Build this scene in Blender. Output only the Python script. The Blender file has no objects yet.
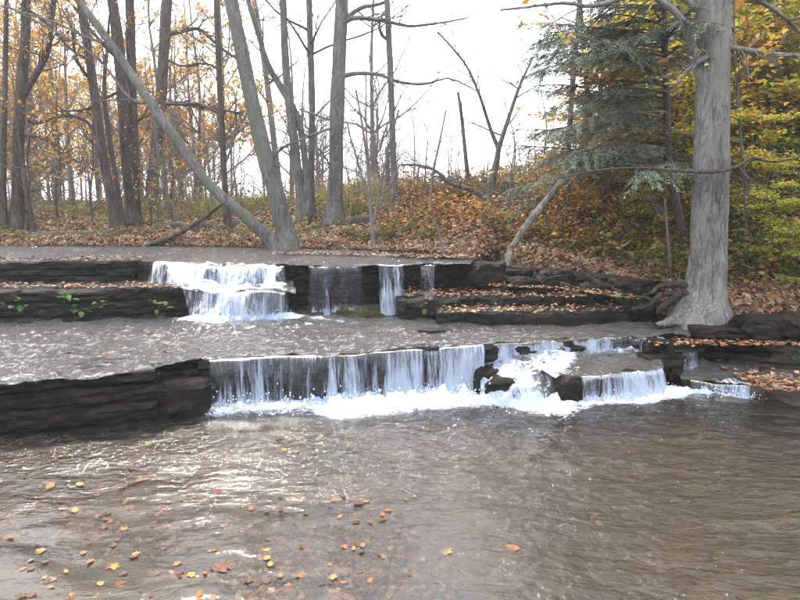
import bpy, math, random
import numpy as np
from mathutils import Vector

# ------------------------------------------------------------------ camera, sky, sun, exposure
SC = bpy.context.scene
COL = SC.collection
CAM_H = 2.0
FPX = 622.0                      # focal length in pixels of the 800 px wide photograph
PITCH = math.atan(100.0 / FPX)   # horizon sits 100 px above the centre
cam_data = bpy.data.cameras.new("camera")
cam_data.sensor_width = 36.0
cam_data.lens = 36.0 * FPX / 800.0
cam_data.clip_start = 0.05
cam_data.clip_end = 2000.0
cam = bpy.data.objects.new("camera", cam_data)
COL.objects.link(cam)
cam.location = (0, 0, CAM_H)
cam.rotation_euler = (math.pi / 2 - PITCH, 0, 0)
SC.camera = cam

SUN_AZ = math.radians(-25.0)     # measured from +Y towards +X: high ahead of the camera, to the left
SUN_EL = math.radians(52.0)
world = bpy.data.worlds.new("World")
SC.world = world
world.use_nodes = True
wn = world.node_tree.nodes
wl = world.node_tree.links
wn.clear()
sky = wn.new("ShaderNodeTexSky")
sky.sky_type = 'NISHITA'
sky.sun_disc = False
sky.sun_elevation = SUN_EL
sky.sun_rotation = SUN_AZ
sky.dust_density = 2.8
sky.air_density = 1.0
cloud_mix = wn.new("ShaderNodeMix")              # thin even veil of high cloud added to the hazy sky
cloud_mix.data_type = 'RGBA'
cloud_mix.blend_type = 'ADD'
cloud_mix.inputs[0].default_value = 1.0
cloud_mix.inputs[7].default_value = (10.8, 11.4, 12.6, 1)
wbg = wn.new("ShaderNodeBackground")
wbg.inputs[1].default_value = 0.12
wout = wn.new("ShaderNodeOutputWorld")
wl.new(sky.outputs[0], cloud_mix.inputs[6])
wl.new(cloud_mix.outputs[2], wbg.inputs[0])
wl.new(wbg.outputs[0], wout.inputs[0])

sun_data = bpy.data.lights.new("sun", 'SUN')
sun_data.energy = 3.0
sun_data.angle = math.radians(5.0)
sun_data.color = (1.0, 0.90, 0.74)
sun = bpy.data.objects.new("sun", sun_data)
COL.objects.link(sun)
sdir = Vector((math.sin(SUN_AZ) * math.cos(SUN_EL), math.cos(SUN_AZ) * math.cos(SUN_EL), math.sin(SUN_EL)))
sun.rotation_euler = (-sdir).to_track_quat('-Z', 'Y').to_euler()
sun.location = (-10, 20, 30)

SC.view_settings.view_transform = 'Standard'
SC.view_settings.look = 'None'
SC.view_settings.gamma = 1.0
SC.view_settings.exposure = 1.05
SC.render.engine = 'CYCLES'
SC.cycles.use_denoising = True
SC.cycles.max_bounces = 8
SC.cycles.diffuse_bounces = 3
SC.cycles.glossy_bounces = 3
SC.cycles.transparent_max_bounces = 24
SC.cycles.sample_clamp_indirect = 6.0
SC.cycles.caustics_reflective = False
SC.cycles.caustics_refractive = False

# ------------------------------------------------------------------ helpers
rng = np.random.default_rng(11)
random.seed(11)
CP, SP = math.cos(PITCH), math.sin(PITCH)


def ray(u, v):
    r = (u - 400.0) / FPX
    q = (300.0 - v) / FPX
    return np.array([r, CP + q * SP, -SP + q * CP])


def on_z(u, v, z):
    """world point at height z that lies on the sight line of photo pixel u, v"""
    d = ray(u, v)
    t = (z - CAM_H) / d[2]
    return np.array([d[0] * t, d[1] * t, z])


def at(u, v, Y):
    d = ray(u, v)
    t = Y / d[1]
    return np.array([d[0] * t, Y, CAM_H + d[2] * t])


def _hash(ix, iy, iz, seed):
    n = (ix * 374761393 + iy * 668265263 + iz * 2147483647 + seed * 1274126177) & 0xFFFFFFFF
    n = ((n ^ (n >> 13)) * 1274126177) & 0xFFFFFFFF
    n = n ^ (n >> 16)
    return (n & 0xFFFF) / 65535.0


def vnoise(x, y, z=0.0, seed=0):
    x, y, z = np.broadcast_arrays(np.asarray(x, float), np.asarray(y, float), np.asarray(z, float))
    ix, iy, iz = np.floor(x).astype(np.int64), np.floor(y).astype(np.int64), np.floor(z).astype(np.int64)
    fx, fy, fz = x - ix, y - iy, z - iz
    fx, fy, fz = fx * fx * (3 - 2 * fx), fy * fy * (3 - 2 * fy), fz * fz * (3 - 2 * fz)
    r = 0
    for dx in (0, 1):
        for dy in (0, 1):
            for dz in (0, 1):
                w = (fx if dx else 1 - fx) * (fy if dy else 1 - fy) * (fz if dz else 1 - fz)
                r = r + w * _hash(ix + dx, iy + dy, iz + dz, seed)
    return r * 2 - 1


def fbm(x, y, z=0.0, octaves=4, seed=0, gain=0.5):
    r, amp, f = 0, 1.0, 1.0
    for o in range(octaves):
        r = r + amp * vnoise(np.asarray(x) * f, np.asarray(y) * f, np.asarray(z) * f, seed + o * 17)
        amp *= gain
        f *= 2.03
    return r


def sstep(a, b, x):
    t = np.clip((np.asarray(x, float) - a) / (b - a), 0, 1)
    return t * t * (3 - 2 * t)


def tag(o, label=None, cat=None, group=None, kind=None):
    if label:
        o["label"] = label
    if cat:
        o["category"] = cat
    if group:
        o["group"] = group
    if kind:
        o["kind"] = kind
    return o


def empty(name, loc):
    o = bpy.data.objects.new(name, None)
    o.empty_display_size = 0.2
    COL.objects.link(o)
    o.location = [float(c) for c in loc]
    return o


def mesh_data(name, V, F, mat=None, col=None, smooth=False, attrs=None, uv=None):
    V = np.asarray(V, np.float32)
    if isinstance(F, np.ndarray):
        Fs = [F]
    else:
        Fs = [np.asarray(f) for f in F if len(f)]
    me = bpy.data.meshes.new(name)
    loops = np.concatenate([f.reshape(-1) for f in Fs]).astype(np.int32)
    totals = np.concatenate([np.full(len(f), f.shape[1], np.int32) for f in Fs])
    starts = np.concatenate([[0], np.cumsum(totals)[:-1]]).astype(np.int32)
    me.vertices.add(len(V))
    me.vertices.foreach_set("co", V.reshape(-1))
    me.loops.add(len(loops))
    me.loops.foreach_set("vertex_index", loops)
    me.polygons.add(len(totals))
    me.polygons.foreach_set("loop_start", starts)
    me.polygons.foreach_set("loop_total", totals)
    me.polygons.foreach_set("use_smooth", np.full(len(totals), bool(smooth)))
    if uv is not None:
        l = me.uv_layers.new(name="UVMap")
        l.data.foreach_set("uv", np.asarray(uv, np.float32)[loops].reshape(-1))
    if col is not None:
        a = me.attributes.new("col", 'FLOAT_COLOR', 'POINT')
        c = np.ones((len(V), 4), np.float32)
        c[:, :3] = col
        a.data.foreach_set("color", c.reshape(-1))
    for k, val in (attrs or {}).items():
        a = me.attributes.new(k, 'FLOAT', 'POINT')
        a.data.foreach_set("value", np.asarray(val, np.float32))
    me.update(calc_edges=True)
    me.validate()
    if mat:
        me.materials.append(mat)
    return me


def obj(name, me, parent=None):
    o = bpy.data.objects.new(name, me)
    COL.objects.link(o)
    if parent is not None:
        o.parent = parent
    return o


def mk(name, V, F, mat, parent=None, smooth=False, col=None, attrs=None, uv=None):
    V = np.asarray(V, float)
    if parent is not None:
        V = V - np.array(parent_world(parent))
    return obj(name, mesh_data(name, V, F, mat, col, smooth, attrs, uv), parent)


def parent_world(p):
    l = np.zeros(3)
    while p is not None:
        l = l + np.array(p.location)
        p = p.parent
    return l


def grid_faces(nu, nv):
    i = np.arange(nu - 1)[:, None] * nv + np.arange(nv - 1)[None, :]
    i = i.reshape(-1)
    return np.stack([i, i + nv, i + nv + 1, i + 1], 1)


def resample(P, n=None, step=None):
    P = np.asarray(P, float)
    s = np.concatenate([[0], np.cumsum(np.linalg.norm(np.diff(P, axis=0), axis=1))])
    if n is None:
        n = max(3, int(s[-1] / step) + 1)
    t = np.linspace(0, s[-1], n)
    return np.stack([np.interp(t, s, P[:, k]) for k in range(P.shape[1])], 1)


def smooth_line(P, n):
    """Catmull-Rom through control points (any number of columns)"""
    P = np.asarray(P, float)
    if len(P) < 3:
        t = np.linspace(0, 1, n)[:, None]
        return P[0] * (1 - t) + P[-1] * t
    Q = np.vstack([2 * P[0] - P[1], P, 2 * P[-1] - P[-2]])
    m = len(P) - 1
    t = np.linspace(0, m - 1e-6, n)
    i = t.astype(int)
    f = (t - i)[:, None]
    p0, p1, p2, p3 = Q[i], Q[i + 1], Q[i + 2], Q[i + 3]
    return 0.5 * (2 * p1 + (p2 - p0) * f + (2 * p0 - 5 * p1 + 4 * p2 - p3) * f ** 2 + (3 * p1 - p0 - 3 * p2 + p3) * f ** 3)


class Geo:
    def __init__(self):
        self.V, self.F3, self.F4, self.C, self.n = [], [], [], [], 0

    def add(self, V, F, col=None):
        F = np.asarray(F) + self.n
        (self.F3 if F.shape[1] == 3 else self.F4).append(F)
        self.V.append(V)
        if col is not None:
            self.C.append(np.broadcast_to(col, (len(V), 3)))
        self.n += len(V)

    def tube(self, P, R, sides=5, lump=0.0, seed=0):
        P = np.asarray(P, float)
        R = np.asarray(R, float)
        n = len(P)
        T = np.gradient(P, axis=0)
        T /= np.linalg.norm(T, axis=1)[:, None] + 1e-9
        ref = np.array([0.31, 0.95, 0.05]) if abs(T[0][1]) < 0.8 else np.array([0.95, 0.1, 0.3])
        A = np.cross(T, ref)
        A /= np.linalg.norm(A, axis=1)[:, None] + 1e-9
        B = np.cross(T, A)
        th = np.arange(sides) * 2 * math.pi / sides
        rr = R[:, None] * np.ones(sides)[None, :]
        if lump:
            s = np.arange(n)[:, None] * 0.35
            rr = rr * (1 + lump * fbm(np.cos(th)[None, :] * 1.6 + 5, np.sin(th)[None, :] * 1.6 + s * 0.6, s, 3, seed))
        V = P[:, None, :] + rr[..., None] * (np.cos(th)[None, :, None] * A[:, None, :] + np.sin(th)[None, :, None] * B[:, None, :])
        V = V.reshape(-1, 3)
        i = np.arange(n - 1)[:, None] * sides + np.arange(sides)[None, :]
        j = np.arange(n - 1)[:, None] * sides + ((np.arange(sides) + 1) % sides)[None, :]
        F = np.stack([i, j, j + sides, i + sides], -1).reshape(-1, 4)
        self.add(V, F)

    def build(self, name, mat, parent=None, smooth=True):
        if not self.V:
            return None
        V = np.concatenate(self.V)
        F = []
        if self.F4:
            F.append(np.concatenate(self.F4))
        if self.F3:
            F.append(np.concatenate(self.F3))
        col = np.concatenate(self.C) if self.C else None
        return mk(name, V, F, mat, parent, smooth, col)

    def data(self, name, mat, smooth=True):
        V = np.concatenate(self.V)
        F = ([np.concatenate(self.F4)] if self.F4 else []) + ([np.concatenate(self.F3)] if self.F3 else [])
        return mesh_data(name, V, F, mat, np.concatenate(self.C) if self.C else None, smooth)


def unit(v):
    v = np.asarray(v, float)
    return v / (np.linalg.norm(v) + 1e-9)


def leaf_cards(C, size, palette, tilt=1.0, droop=0.0, seed=1, weights=None, stretch=0.62, N=None):
    """one folded four-cornered blade for every centre; returns V, F, colours"""
    r = np.random.default_rng(seed)
    n = len(C)
    yaw = r.uniform(0, 2 * math.pi, n)
    if N is None:
        N = np.stack([r.normal(0, tilt, n), r.normal(0, tilt, n), np.ones(n)], 1)
    N = N / np.linalg.norm(N, axis=1)[:, None]
    D = np.stack([np.cos(yaw), np.sin(yaw), np.full(n, -droop)], 1)
    D = D - (D * N).sum(1)[:, None] * N
    D /= np.linalg.norm(D, axis=1)[:, None] + 1e-9
    S = np.cross(N, D)
    L = size * r.uniform(0.6, 1.25, n)
    W = L * stretch * r.uniform(0.8, 1.2, n)
    up = N * (L * r.uniform(-0.1, 0.28, n))[:, None]
    a = C - D * (L * 0.5)[:, None]
    b = C + S * (W * 0.5)[:, None] + up
    c = C + D * (L * 0.5)[:, None]
    d = C - S * (W * 0.5)[:, None] + up
    V = np.stack([a, b, c, d], 1).reshape(-1, 3)
    i = np.arange(n) * 4
    F = np.concatenate([np.stack([i, i + 1, i + 2], 1), np.stack([i, i + 2, i + 3], 1)])
    pal = np.asarray(palette, float)
    p = None if weights is None else np.asarray(weights, float) / np.sum(weights)
    k = r.choice(len(pal), n, p=p)
    col = pal[k] * r.uniform(0.7, 1.25, n)[:, None] * (1 + r.normal(0, 0.06, (n, 3)))
    return V, F, np.repeat(np.clip(col, 0.004, 0.9), 4, axis=0)


# ------------------------------------------------------------------ materials
def new_mat(name):
    m = bpy.data.materials.new(name)
    m.use_nodes = True
    nt = m.node_tree
    nt.nodes.clear()
    out = nt.nodes.new("ShaderNodeOutputMaterial")
    return m, nt, nt.nodes, nt.links, out


def noise_node(nt, scale, detail=5, rough=0.55, vec=None, dim='3D', dist=0.0):
    n = nt.nodes.new("ShaderNodeTexNoise")
    n.noise_dimensions = dim
    n.inputs["Scale"].default_value = scale
    n.inputs["Detail"].default_value = detail
    n.inputs["Roughness"].default_value = rough
    n.inputs["Distortion"].default_value = dist
    if vec is not None:
        nt.links.new(vec, n.inputs["Vector"])
    return n


def ramp(nt, fac, stops):
    r = nt.nodes.new("ShaderNodeValToRGB")
    els = r.color_ramp.elements
    while len(els) < len(stops):
        els.new(0.5)
    for e, (p, c) in zip(els, stops):
        e.position = p
        e.color = (c[0], c[1], c[2], 1) if not np.isscalar(c) else (c, c, c, 1)
    nt.links.new(fac, r.inputs[0])
    return r


def math_node(nt, op, a, b=None, clamp=False):
    m = nt.nodes.new("ShaderNodeMath")
    m.operation = op
    m.use_clamp = clamp
    for k, x in enumerate((a, b)):
        if x is None:
            continue
        if np.isscalar(x):
            m.inputs[k].default_value = x
        else:
            nt.links.new(x, m.inputs[k])
    return m.outputs[0]


def mapped(nt, scale=(1, 1, 1), kind="Object"):
    tc = nt.nodes.new("ShaderNodeTexCoord")
    mp = nt.nodes.new("ShaderNodeMapping")
    mp.inputs["Scale"].default_value = scale
    nt.links.new(tc.outputs[kind], mp.inputs[0])
    return mp.outputs[0]


def bump(nt, h, strength, dist, normal=None):
    b = nt.nodes.new("ShaderNodeBump")
    b.inputs["Strength"].default_value = strength
    b.inputs["Distance"].default_value = dist
    nt.links.new(h, b.inputs["Height"])
    if normal is not None:
        nt.links.new(normal, b.inputs["Normal"])
    return b.outputs[0]


def mat_surface(name, scale, stops, rough=0.85, bump_scale=30, bump_dist=0.01, spec=0.3, stretch=(1, 1, 1), fine=None, bstr=0.7):
    m, nt, N, L, out = new_mat(name)
    vec = mapped(nt, stretch)
    n1 = noise_node(nt, scale, 8, 0.62, vec)
    c = ramp(nt, n1.outputs[0], stops)
    colour = c.outputs[0]
    if fine:
        n3 = noise_node(nt, fine[0], 4, 0.6, vec)
        c3 = ramp(nt, n3.outputs[0], [(0.42, (0, 0, 0)), (0.62, (1, 1, 1))])
        mx = N.new("ShaderNodeMix")
        mx.data_type = 'RGBA'
        L.new(c3.outputs[0], mx.inputs[0])
        L.new(colour, mx.inputs[6])
        mx.inputs[7].default_value = (*fine[1], 1)
        colour = mx.outputs[2]
    n2 = noise_node(nt, bump_scale, 8, 0.65, vec)
    p = N.new("ShaderNodeBsdfPrincipled")
    p.inputs["Roughness"].default_value = rough
    p.inputs["Specular IOR Level"].default_value = spec
    L.new(colour, p.inputs["Base Color"])
    L.new(bump(nt, n2.outputs[0], bstr, bump_dist), p.inputs["Normal"])
    L.new(p.outputs[0], out.inputs[0])
    return m


def mat_bark(name, dark, light, scale=10, moss=None, ridge=1.0):
    m, nt, N, L, out = new_mat(name)
    vec = mapped(nt, (1, 1, 0.24))
    n1 = noise_node(nt, scale * 1.5, 10, 0.72, vec, dist=1.1)
    n2 = noise_node(nt, 1.7, 4, 0.6, mapped(nt, (1, 1, 0.5)))
    c = ramp(nt, n1.outputs[0], [(0.38, dark), (0.62, light)])
    v = ramp(nt, n2.outputs[0], [(0.3, (0.55, 0.53, 0.51)), (0.7, (1.2, 1.2, 1.17))])
    mx = N.new("ShaderNodeMix")
    mx.data_type = 'RGBA'
    mx.blend_type = 'MULTIPLY'
    mx.inputs[0].default_value = 1
    L.new(c.outputs[0], mx.inputs[6])
    L.new(v.outputs[0], mx.inputs[7])
    colour = mx.outputs[2]
    if moss:
        n3 = noise_node(nt, 3.0, 6, 0.6, mapped(nt, (1, 1, 0.6)))
        r3 = ramp(nt, n3.outputs[0], [(0.5, (0, 0, 0)), (0.62, (1, 1, 1))])
        m2 = N.new("ShaderNodeMix")
        m2.data_type = 'RGBA'
        L.new(r3.outputs[0], m2.inputs[0])
        L.new(colour, m2.inputs[6])
        m2.inputs[7].default_value = (*moss, 1)
        colour = m2.outputs[2]
    p = N.new("ShaderNodeBsdfPrincipled")
    p.inputs["Roughness"].default_value = 0.9
    p.inputs["Specular IOR Level"].default_value = 0.2
    L.new(colour, p.inputs["Base Color"])
    L.new(bump(nt, n1.outputs[0], 1.0, 0.035 * ridge), p.inputs["Normal"])
    L.new(p.outputs[0], out.inputs[0])
    return m


def mat_leaf(name, trans=0.4, rough=0.6, spec=0.25, wet=False):
    m, nt, N, L, out = new_mat(name)
    at_ = N.new("ShaderNodeAttribute")
    at_.attribute_name = "col"
    n = noise_node(nt, 45, 4, 0.6, mapped(nt))
    r = ramp(nt, n.outputs[0], [(0.3, (0.7, 0.66, 0.62)), (0.7, (1.15, 1.15, 1.15))])
    mx = N.new("ShaderNodeMix")
    mx.data_type = 'RGBA'
    mx.blend_type = 'MULTIPLY'
    mx.inputs[0].default_value = 1
    L.new(at_.outputs["Color"], mx.inputs[6])
    L.new(r.outputs[0], mx.inputs[7])
    p = N.new("ShaderNodeBsdfPrincipled")
    p.inputs["Roughness"].default_value = rough
    p.inputs["Specular IOR Level"].default_value = spec
    L.new(mx.outputs[2], p.inputs["Base Color"])
    if trans > 0:
        t = N.new("ShaderNodeBsdfTranslucent")
        L.new(mx.outputs[2], t.inputs[0])
        s = N.new("ShaderNodeMixShader")
        s.inputs[0].default_value = trans
        L.new(p.outputs[0], s.inputs[1])
        L.new(t.outputs[0], s.inputs[2])
        L.new(s.outputs[0], out.inputs[0])
    else:
        L.new(p.outputs[0], out.inputs[0])
    return m


def mat_water(name, scales, dist, rough=0.02, tint=(0.93, 0.88, 0.78), cloudy=0.05, ior=1.52, silt_col=(0.34, 0.31, 0.27)):
    """clear stream water: Fresnel mirror over a lightly tinted see-through film, white froth where the foam attribute says"""
    m, nt, N, L, out = new_mat(name)
    h = None
    for sc, st, amp in scales:
        n = noise_node(nt, sc, 4, 0.55, mapped(nt, st), dist=0.5)
        a = math_node(nt, 'MULTIPLY', n.outputs[0], amp)
        h = a if h is None else math_node(nt, 'ADD', h, a)
    cp = N.new("ShaderNodeAttribute")
    cp.attribute_name = "chop"
    h = math_node(nt, 'MULTIPLY', h, cp.outputs["Fac"])
    nb = bump(nt, h, 1.0, dist)
    fr = N.new("ShaderNodeFresnel")
    fr.inputs[0].default_value = ior
    L.new(nb, fr.inputs["Normal"])
    tr = N.new("ShaderNodeBsdfTransparent")
    tr.inputs[0].default_value = (*tint, 1)
    gl = N.new("ShaderNodeBsdfGlossy")
    gl.inputs["Roughness"].default_value = rough
    L.new(nb, gl.inputs["Normal"])
    silt = N.new("ShaderNodeBsdfDiffuse")          # fine silt hanging in the water
    silt.inputs[0].default_value = (*silt_col, 1)
    body = N.new("ShaderNodeMixShader")
    body.inputs[0].default_value = cloudy
    L.new(tr.outputs[0], body.inputs[1])
    L.new(silt.outputs[0], body.inputs[2])
    mix = N.new("ShaderNodeMixShader")
    L.new(fr.outputs[0], mix.inputs[0])
    L.new(body.outputs[0], mix.inputs[1])
    L.new(gl.outputs[0], mix.inputs[2])
    fo = N.new("ShaderNodeAttribute")
    fo.attribute_name = "foam"
    nf = noise_node(nt, 9, 8, 0.68, mapped(nt, (1, 1.5, 1)), dist=1.2)
    nf2 = noise_node(nt, 34, 5, 0.6, mapped(nt, (1, 1.3, 1)), dist=0.6)
    s = math_node(nt, 'ADD', math_node(nt, 'MULTIPLY', nf.outputs[0], 0.72), math_node(nt, 'MULTIPLY', nf2.outputs[0], 0.28))
    s = math_node(nt, 'ADD', s, fo.outputs["Fac"])
    s = math_node(nt, 'MULTIPLY', math_node(nt, 'SUBTRACT', s, 1.0), 4.2, True)
    s = math_node(nt, 'MULTIPLY', s, 0.93)
    df = N.new("ShaderNodeBsdfPrincipled")
    df.inputs["Base Color"].default_value = (0.80, 0.83, 0.86, 1)
    df.inputs["Roughness"].default_value = 0.45
    df.inputs["Subsurface Weight"].default_value = 0.0
    L.new(bump(nt, nf2.outputs[0], 0.8, 0.03), df.inputs["Normal"])
    mix2 = N.new("ShaderNodeMixShader")
    L.new(s, mix2.inputs[0])
    L.new(mix.outputs[0], mix2.inputs[1])
    L.new(df.outputs[0], mix2.inputs[2])
    L.new(mix2.outputs[0], out.inputs[0])
    return m


def mat_fall(name):
    """a curtain of falling water: streaks of white froth, clear film between them"""
    m, nt, N, L, out = new_mat(name)
    uv = N.new("ShaderNodeUVMap")
    uv.uv_map = "UVMap"

    def mp(s):
        k = N.new("ShaderNodeMapping")
        k.inputs["Scale"].default_value = s
        L.new(uv.outputs[0], k.inputs[0])
        return k.outputs[0]
    n1 = noise_node(nt, 1.0, 4, 0.6, mp((10, 0.8, 1)), '2D', 0.5)
    n2 = noise_node(nt, 1.0, 5, 0.65, mp((34, 3.0, 1)), '2D', 0.8)
    n3 = noise_node(nt, 1.0, 3, 0.5, mp((2.6, 1.2, 1)), '2D')
    s = math_node(nt, 'ADD', math_node(nt, 'MULTIPLY', n1.outputs[0], 0.48), math_node(nt, 'MULTIPLY', n2.outputs[0], 0.42))
    s = math_node(nt, 'ADD', s, math_node(nt, 'MULTIPLY', n3.outputs[0], 0.46))
    s = math_node(nt, 'SUBTRACT', s, 0.18)
    fo = N.new("ShaderNodeAttribute")
    fo.attribute_name = "foam"
    t = math_node(nt, 'ADD', s, fo.outputs["Fac"])
    t = math_node(nt, 'MULTIPLY', math_node(nt, 'SUBTRACT', t, 1.0), 5.0, True)
    t = math_node(nt, 'MULTIPLY', t, 0.9)
    nb = bump(nt, s, 0.9, 0.03)
    fr = N.new("ShaderNodeFresnel")
    fr.inputs[0].default_value = 1.33
    L.new(nb, fr.inputs["Normal"])
    tr = N.new("ShaderNodeBsdfTransparent")
    tr.inputs[0].default_value = (0.80, 0.86, 0.95, 1)
    gl = N.new("ShaderNodeBsdfGlossy")
    gl.inputs["Roughness"].default_value = 0.12
    L.new(nb, gl.inputs["Normal"])
    film = N.new("ShaderNodeMixShader")
    L.new(math_node(nt, 'ADD', fr.outputs[0], 0.02, True), film.inputs[0])
    L.new(tr.outputs[0], film.inputs[1])
    L.new(gl.outputs[0], film.inputs[2])
    df = N.new("ShaderNodeBsdfDiffuse")
    df.inputs[0].default_value = (0.52, 0.58, 0.68, 1)
    L.new(nb, df.inputs["Normal"])
    tl = N.new("ShaderNodeBsdfTranslucent")
    tl.inputs[0].default_value = (0.52, 0.58, 0.68, 1)
    wh = N.new("ShaderNodeMixShader")
    wh.inputs[0].default_value = 0.35
    L.new(df.outputs[0], wh.inputs[1])
    L.new(tl.outputs[0], wh.inputs[2])
    mx = N.new("ShaderNodeMixShader")
    L.new(t, mx.inputs[0])
    L.new(film.outputs[0], mx.inputs[1])
    L.new(wh.outputs[0], mx.inputs[2])
    fa = N.new("ShaderNodeAttribute")
    fa.attribute_name = "edge"
    clear = N.new("ShaderNodeBsdfTransparent")
    e = math_node(nt, 'MULTIPLY', math_node(nt, 'SUBTRACT', math_node(nt, 'ADD', s, fa.outputs["Fac"]), 0.95), 8.0, True)
    fin = N.new("ShaderNodeMixShader")
    L.new(e, fin.inputs[0])
    L.new(clear.outputs[0], fin.inputs[1])
    L.new(mx.outputs[0], fin.inputs[2])
    L.new(fin.outputs[0], out.inputs[0])
    return m


M = {}
M['soil'] = mat_surface('leafy_soil', 4, [(0.3, (0.018, 0.013, 0.009)), (0.5, (0.045, 0.029, 0.018)), (0.7, (0.08, 0.05, 0.028))],
                        0.95, 40, 0.03, 0.1, fine=(26, (0.05, 0.026, 0.014)))
M['bed'] = mat_surface('stream_bed', 2.2, [(0.3, (0.030, 0.023, 0.012)), (0.5, (0.060, 0.044, 0.021)), (0.7, (0.095, 0.07, 0.037))],
                       0.8, 16, 0.02, 0.3, fine=(13, (0.045, 0.03, 0.017)))
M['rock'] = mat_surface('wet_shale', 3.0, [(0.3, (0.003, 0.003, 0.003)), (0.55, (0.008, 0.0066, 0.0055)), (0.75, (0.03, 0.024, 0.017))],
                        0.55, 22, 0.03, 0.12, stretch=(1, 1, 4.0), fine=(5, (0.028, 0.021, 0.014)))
M['rock_dry'] = mat_surface('damp_sandstone', 3.0, [(0.3, (0.03, 0.026, 0.02)), (0.52, (0.085, 0.066, 0.046)), (0.75, (0.17, 0.135, 0.10))],
                            0.8, 22, 0.02, 0.25, stretch=(1, 1, 2.5))
M['rock_moss'] = mat_surface('mossy_stone', 4.0, [(0.3, (0.012, 0.011, 0.007)), (0.5, (0.035, 0.032, 0.014)), (0.72, (0.08, 0.07, 0.035))],
                             0.9, 30, 0.02, 0.15, stretch=(1, 1, 2))
M['bark_dark'] = mat_bark('dark_bark', (0.034, 0.026, 0.02), (0.12, 0.094, 0.074))
M['bark_grey'] = mat_bark('grey_bark', (0.075, 0.068, 0.06), (0.21, 0.195, 0.18), moss=(0.12, 0.12, 0.085))
M['bark_big'] = mat_bark('pale_ridged_bark', (0.10, 0.09, 0.076), (0.34, 0.31, 0.28), 15, moss=(0.23, 0.22, 0.18), ridge=1.4)
M['bark_pale'] = mat_bark('pale_bark', (0.16, 0.15, 0.13), (0.42, 0.40, 0.36))
M['twig'] = mat_surface('twig', 8, [(0.3, (0.035, 0.026, 0.02)), (0.7, (0.10, 0.082, 0.068))], 0.9, 40, 0.004)
M['twig_pale'] = mat_surface('pale_twig', 8, [(0.3, (0.085, 0.07, 0.058)), (0.7, (0.19, 0.165, 0.14))], 0.9, 40, 0.004)
M['root'] = mat_bark('root_bark', (0.03, 0.025, 0.018), (0.125, 0.105, 0.078), 16, moss=(0.06, 0.06, 0.022), ridge=1.6)
M['leaf'] = mat_leaf('autumn_leaf', 0.5)
M['litter'] = mat_leaf('fallen_leaf', 0.12, 0.55)
M['wet_leaf'] = mat_leaf('wet_leaf', 0.0, 0.55, 0.25)
M['drowned'] = mat_leaf('drowned_leaf', 0.0, 0.95, 0.0)
M['needle'] = mat_leaf('hemlock_needle', 0.35, 0.6)
M['pool'] = mat_water('pool_water', [(5.0, (1.0, 2.2, 1), 1.0), (17.0, (1.0, 1.8, 1), 0.42), (50, (1, 1.5, 1), 0.08)], 0.034, silt_col=(0.30, 0.26, 0.19))
M['shelf'] = mat_water('shelf_water', [(6.0, (1.0, 1.9, 1), 1.0), (19.0, (1.0, 1.7, 1), 0.55), (52.0, (1.0, 1.4, 1), 0.2)], 0.07, tint=(0.86, 0.8, 0.7), cloudy=0.13)
M['fall'] = mat_fall('falling_water')

# ------------------------------------------------------------------ the lie of the land
Z_MID, Z_UP = 0.48, 1.13


def toe_table():
    rows = [(-300, 247, 1.12, .12), (0, 247, 1.12, .12), (200, 248, 1.12, .14), (300, 250, 1.12, .14), (380, 252, 1.13, .06),
            (430, 255, 1.15, .06), (482, 257, 1.14, .10), (500, 272, .86, .32), (560, 282, .77, .30), (600, 290, .72, .24), (640, 299, .68, .16),
            (655, 316, .56, .10), (700, 327, .48, .13), (740, 330, .46, .24), (800, 331, .46, .30), (900, 336, .46, .30), (1300, 350, .46, .30)]
    out = []
    for u, v, z, dz in rows:
        p = on_z(u, v, z)
        out.append((p[0] / p[1], p[1], z, dz))
    return np.array(out)


TOE = toe_table()
RIDGE = np.array([((u - 400) / FPX * 1.01, Y, z, s) for u, Y, z, s in
                  [(-300, 15, 1.5, .012), (100, 15, 1.5, .012), (200, 15, 1.62, .0), (260, 15.5, 1.78, -.02), (330, 15.5, 1.98, -.03),
                   (400, 15, 2.25, -.08), (450, 14.5, 2.32, -.10), (510, 14.5, 2.42, -.08), (560, 14.5, 2.68, .02), (600, 16, 3.4, .15),
                   (650, 19, 5.2, .25), (700, 22, 7.2, .28), (800, 25, 10, .28), (1300, 25, 10.5, .28)]])
LIPM = np.array([(u, v) for u, v in [(-300, 440), (0, 433), (205, 412), (345, 404), (495, 391), (560, 400), (668, 386), (765, 397), (860, 405), (1300, 420)]], float)
LIPM_A = np.array([(on_z(u, v, 0)[0] / on_z(u, v, 0)[1], on_z(u, v, 0)[1]) for u, v in LIPM])
LIPU_A = np.array([((u - 400) / FPX * 1.01, Y) for u, Y in [(-300, 9.1), (190, 9.1), (300, 9.35), (482, 9.5), (492, 12.0), (1300, 12.0)]])


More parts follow.
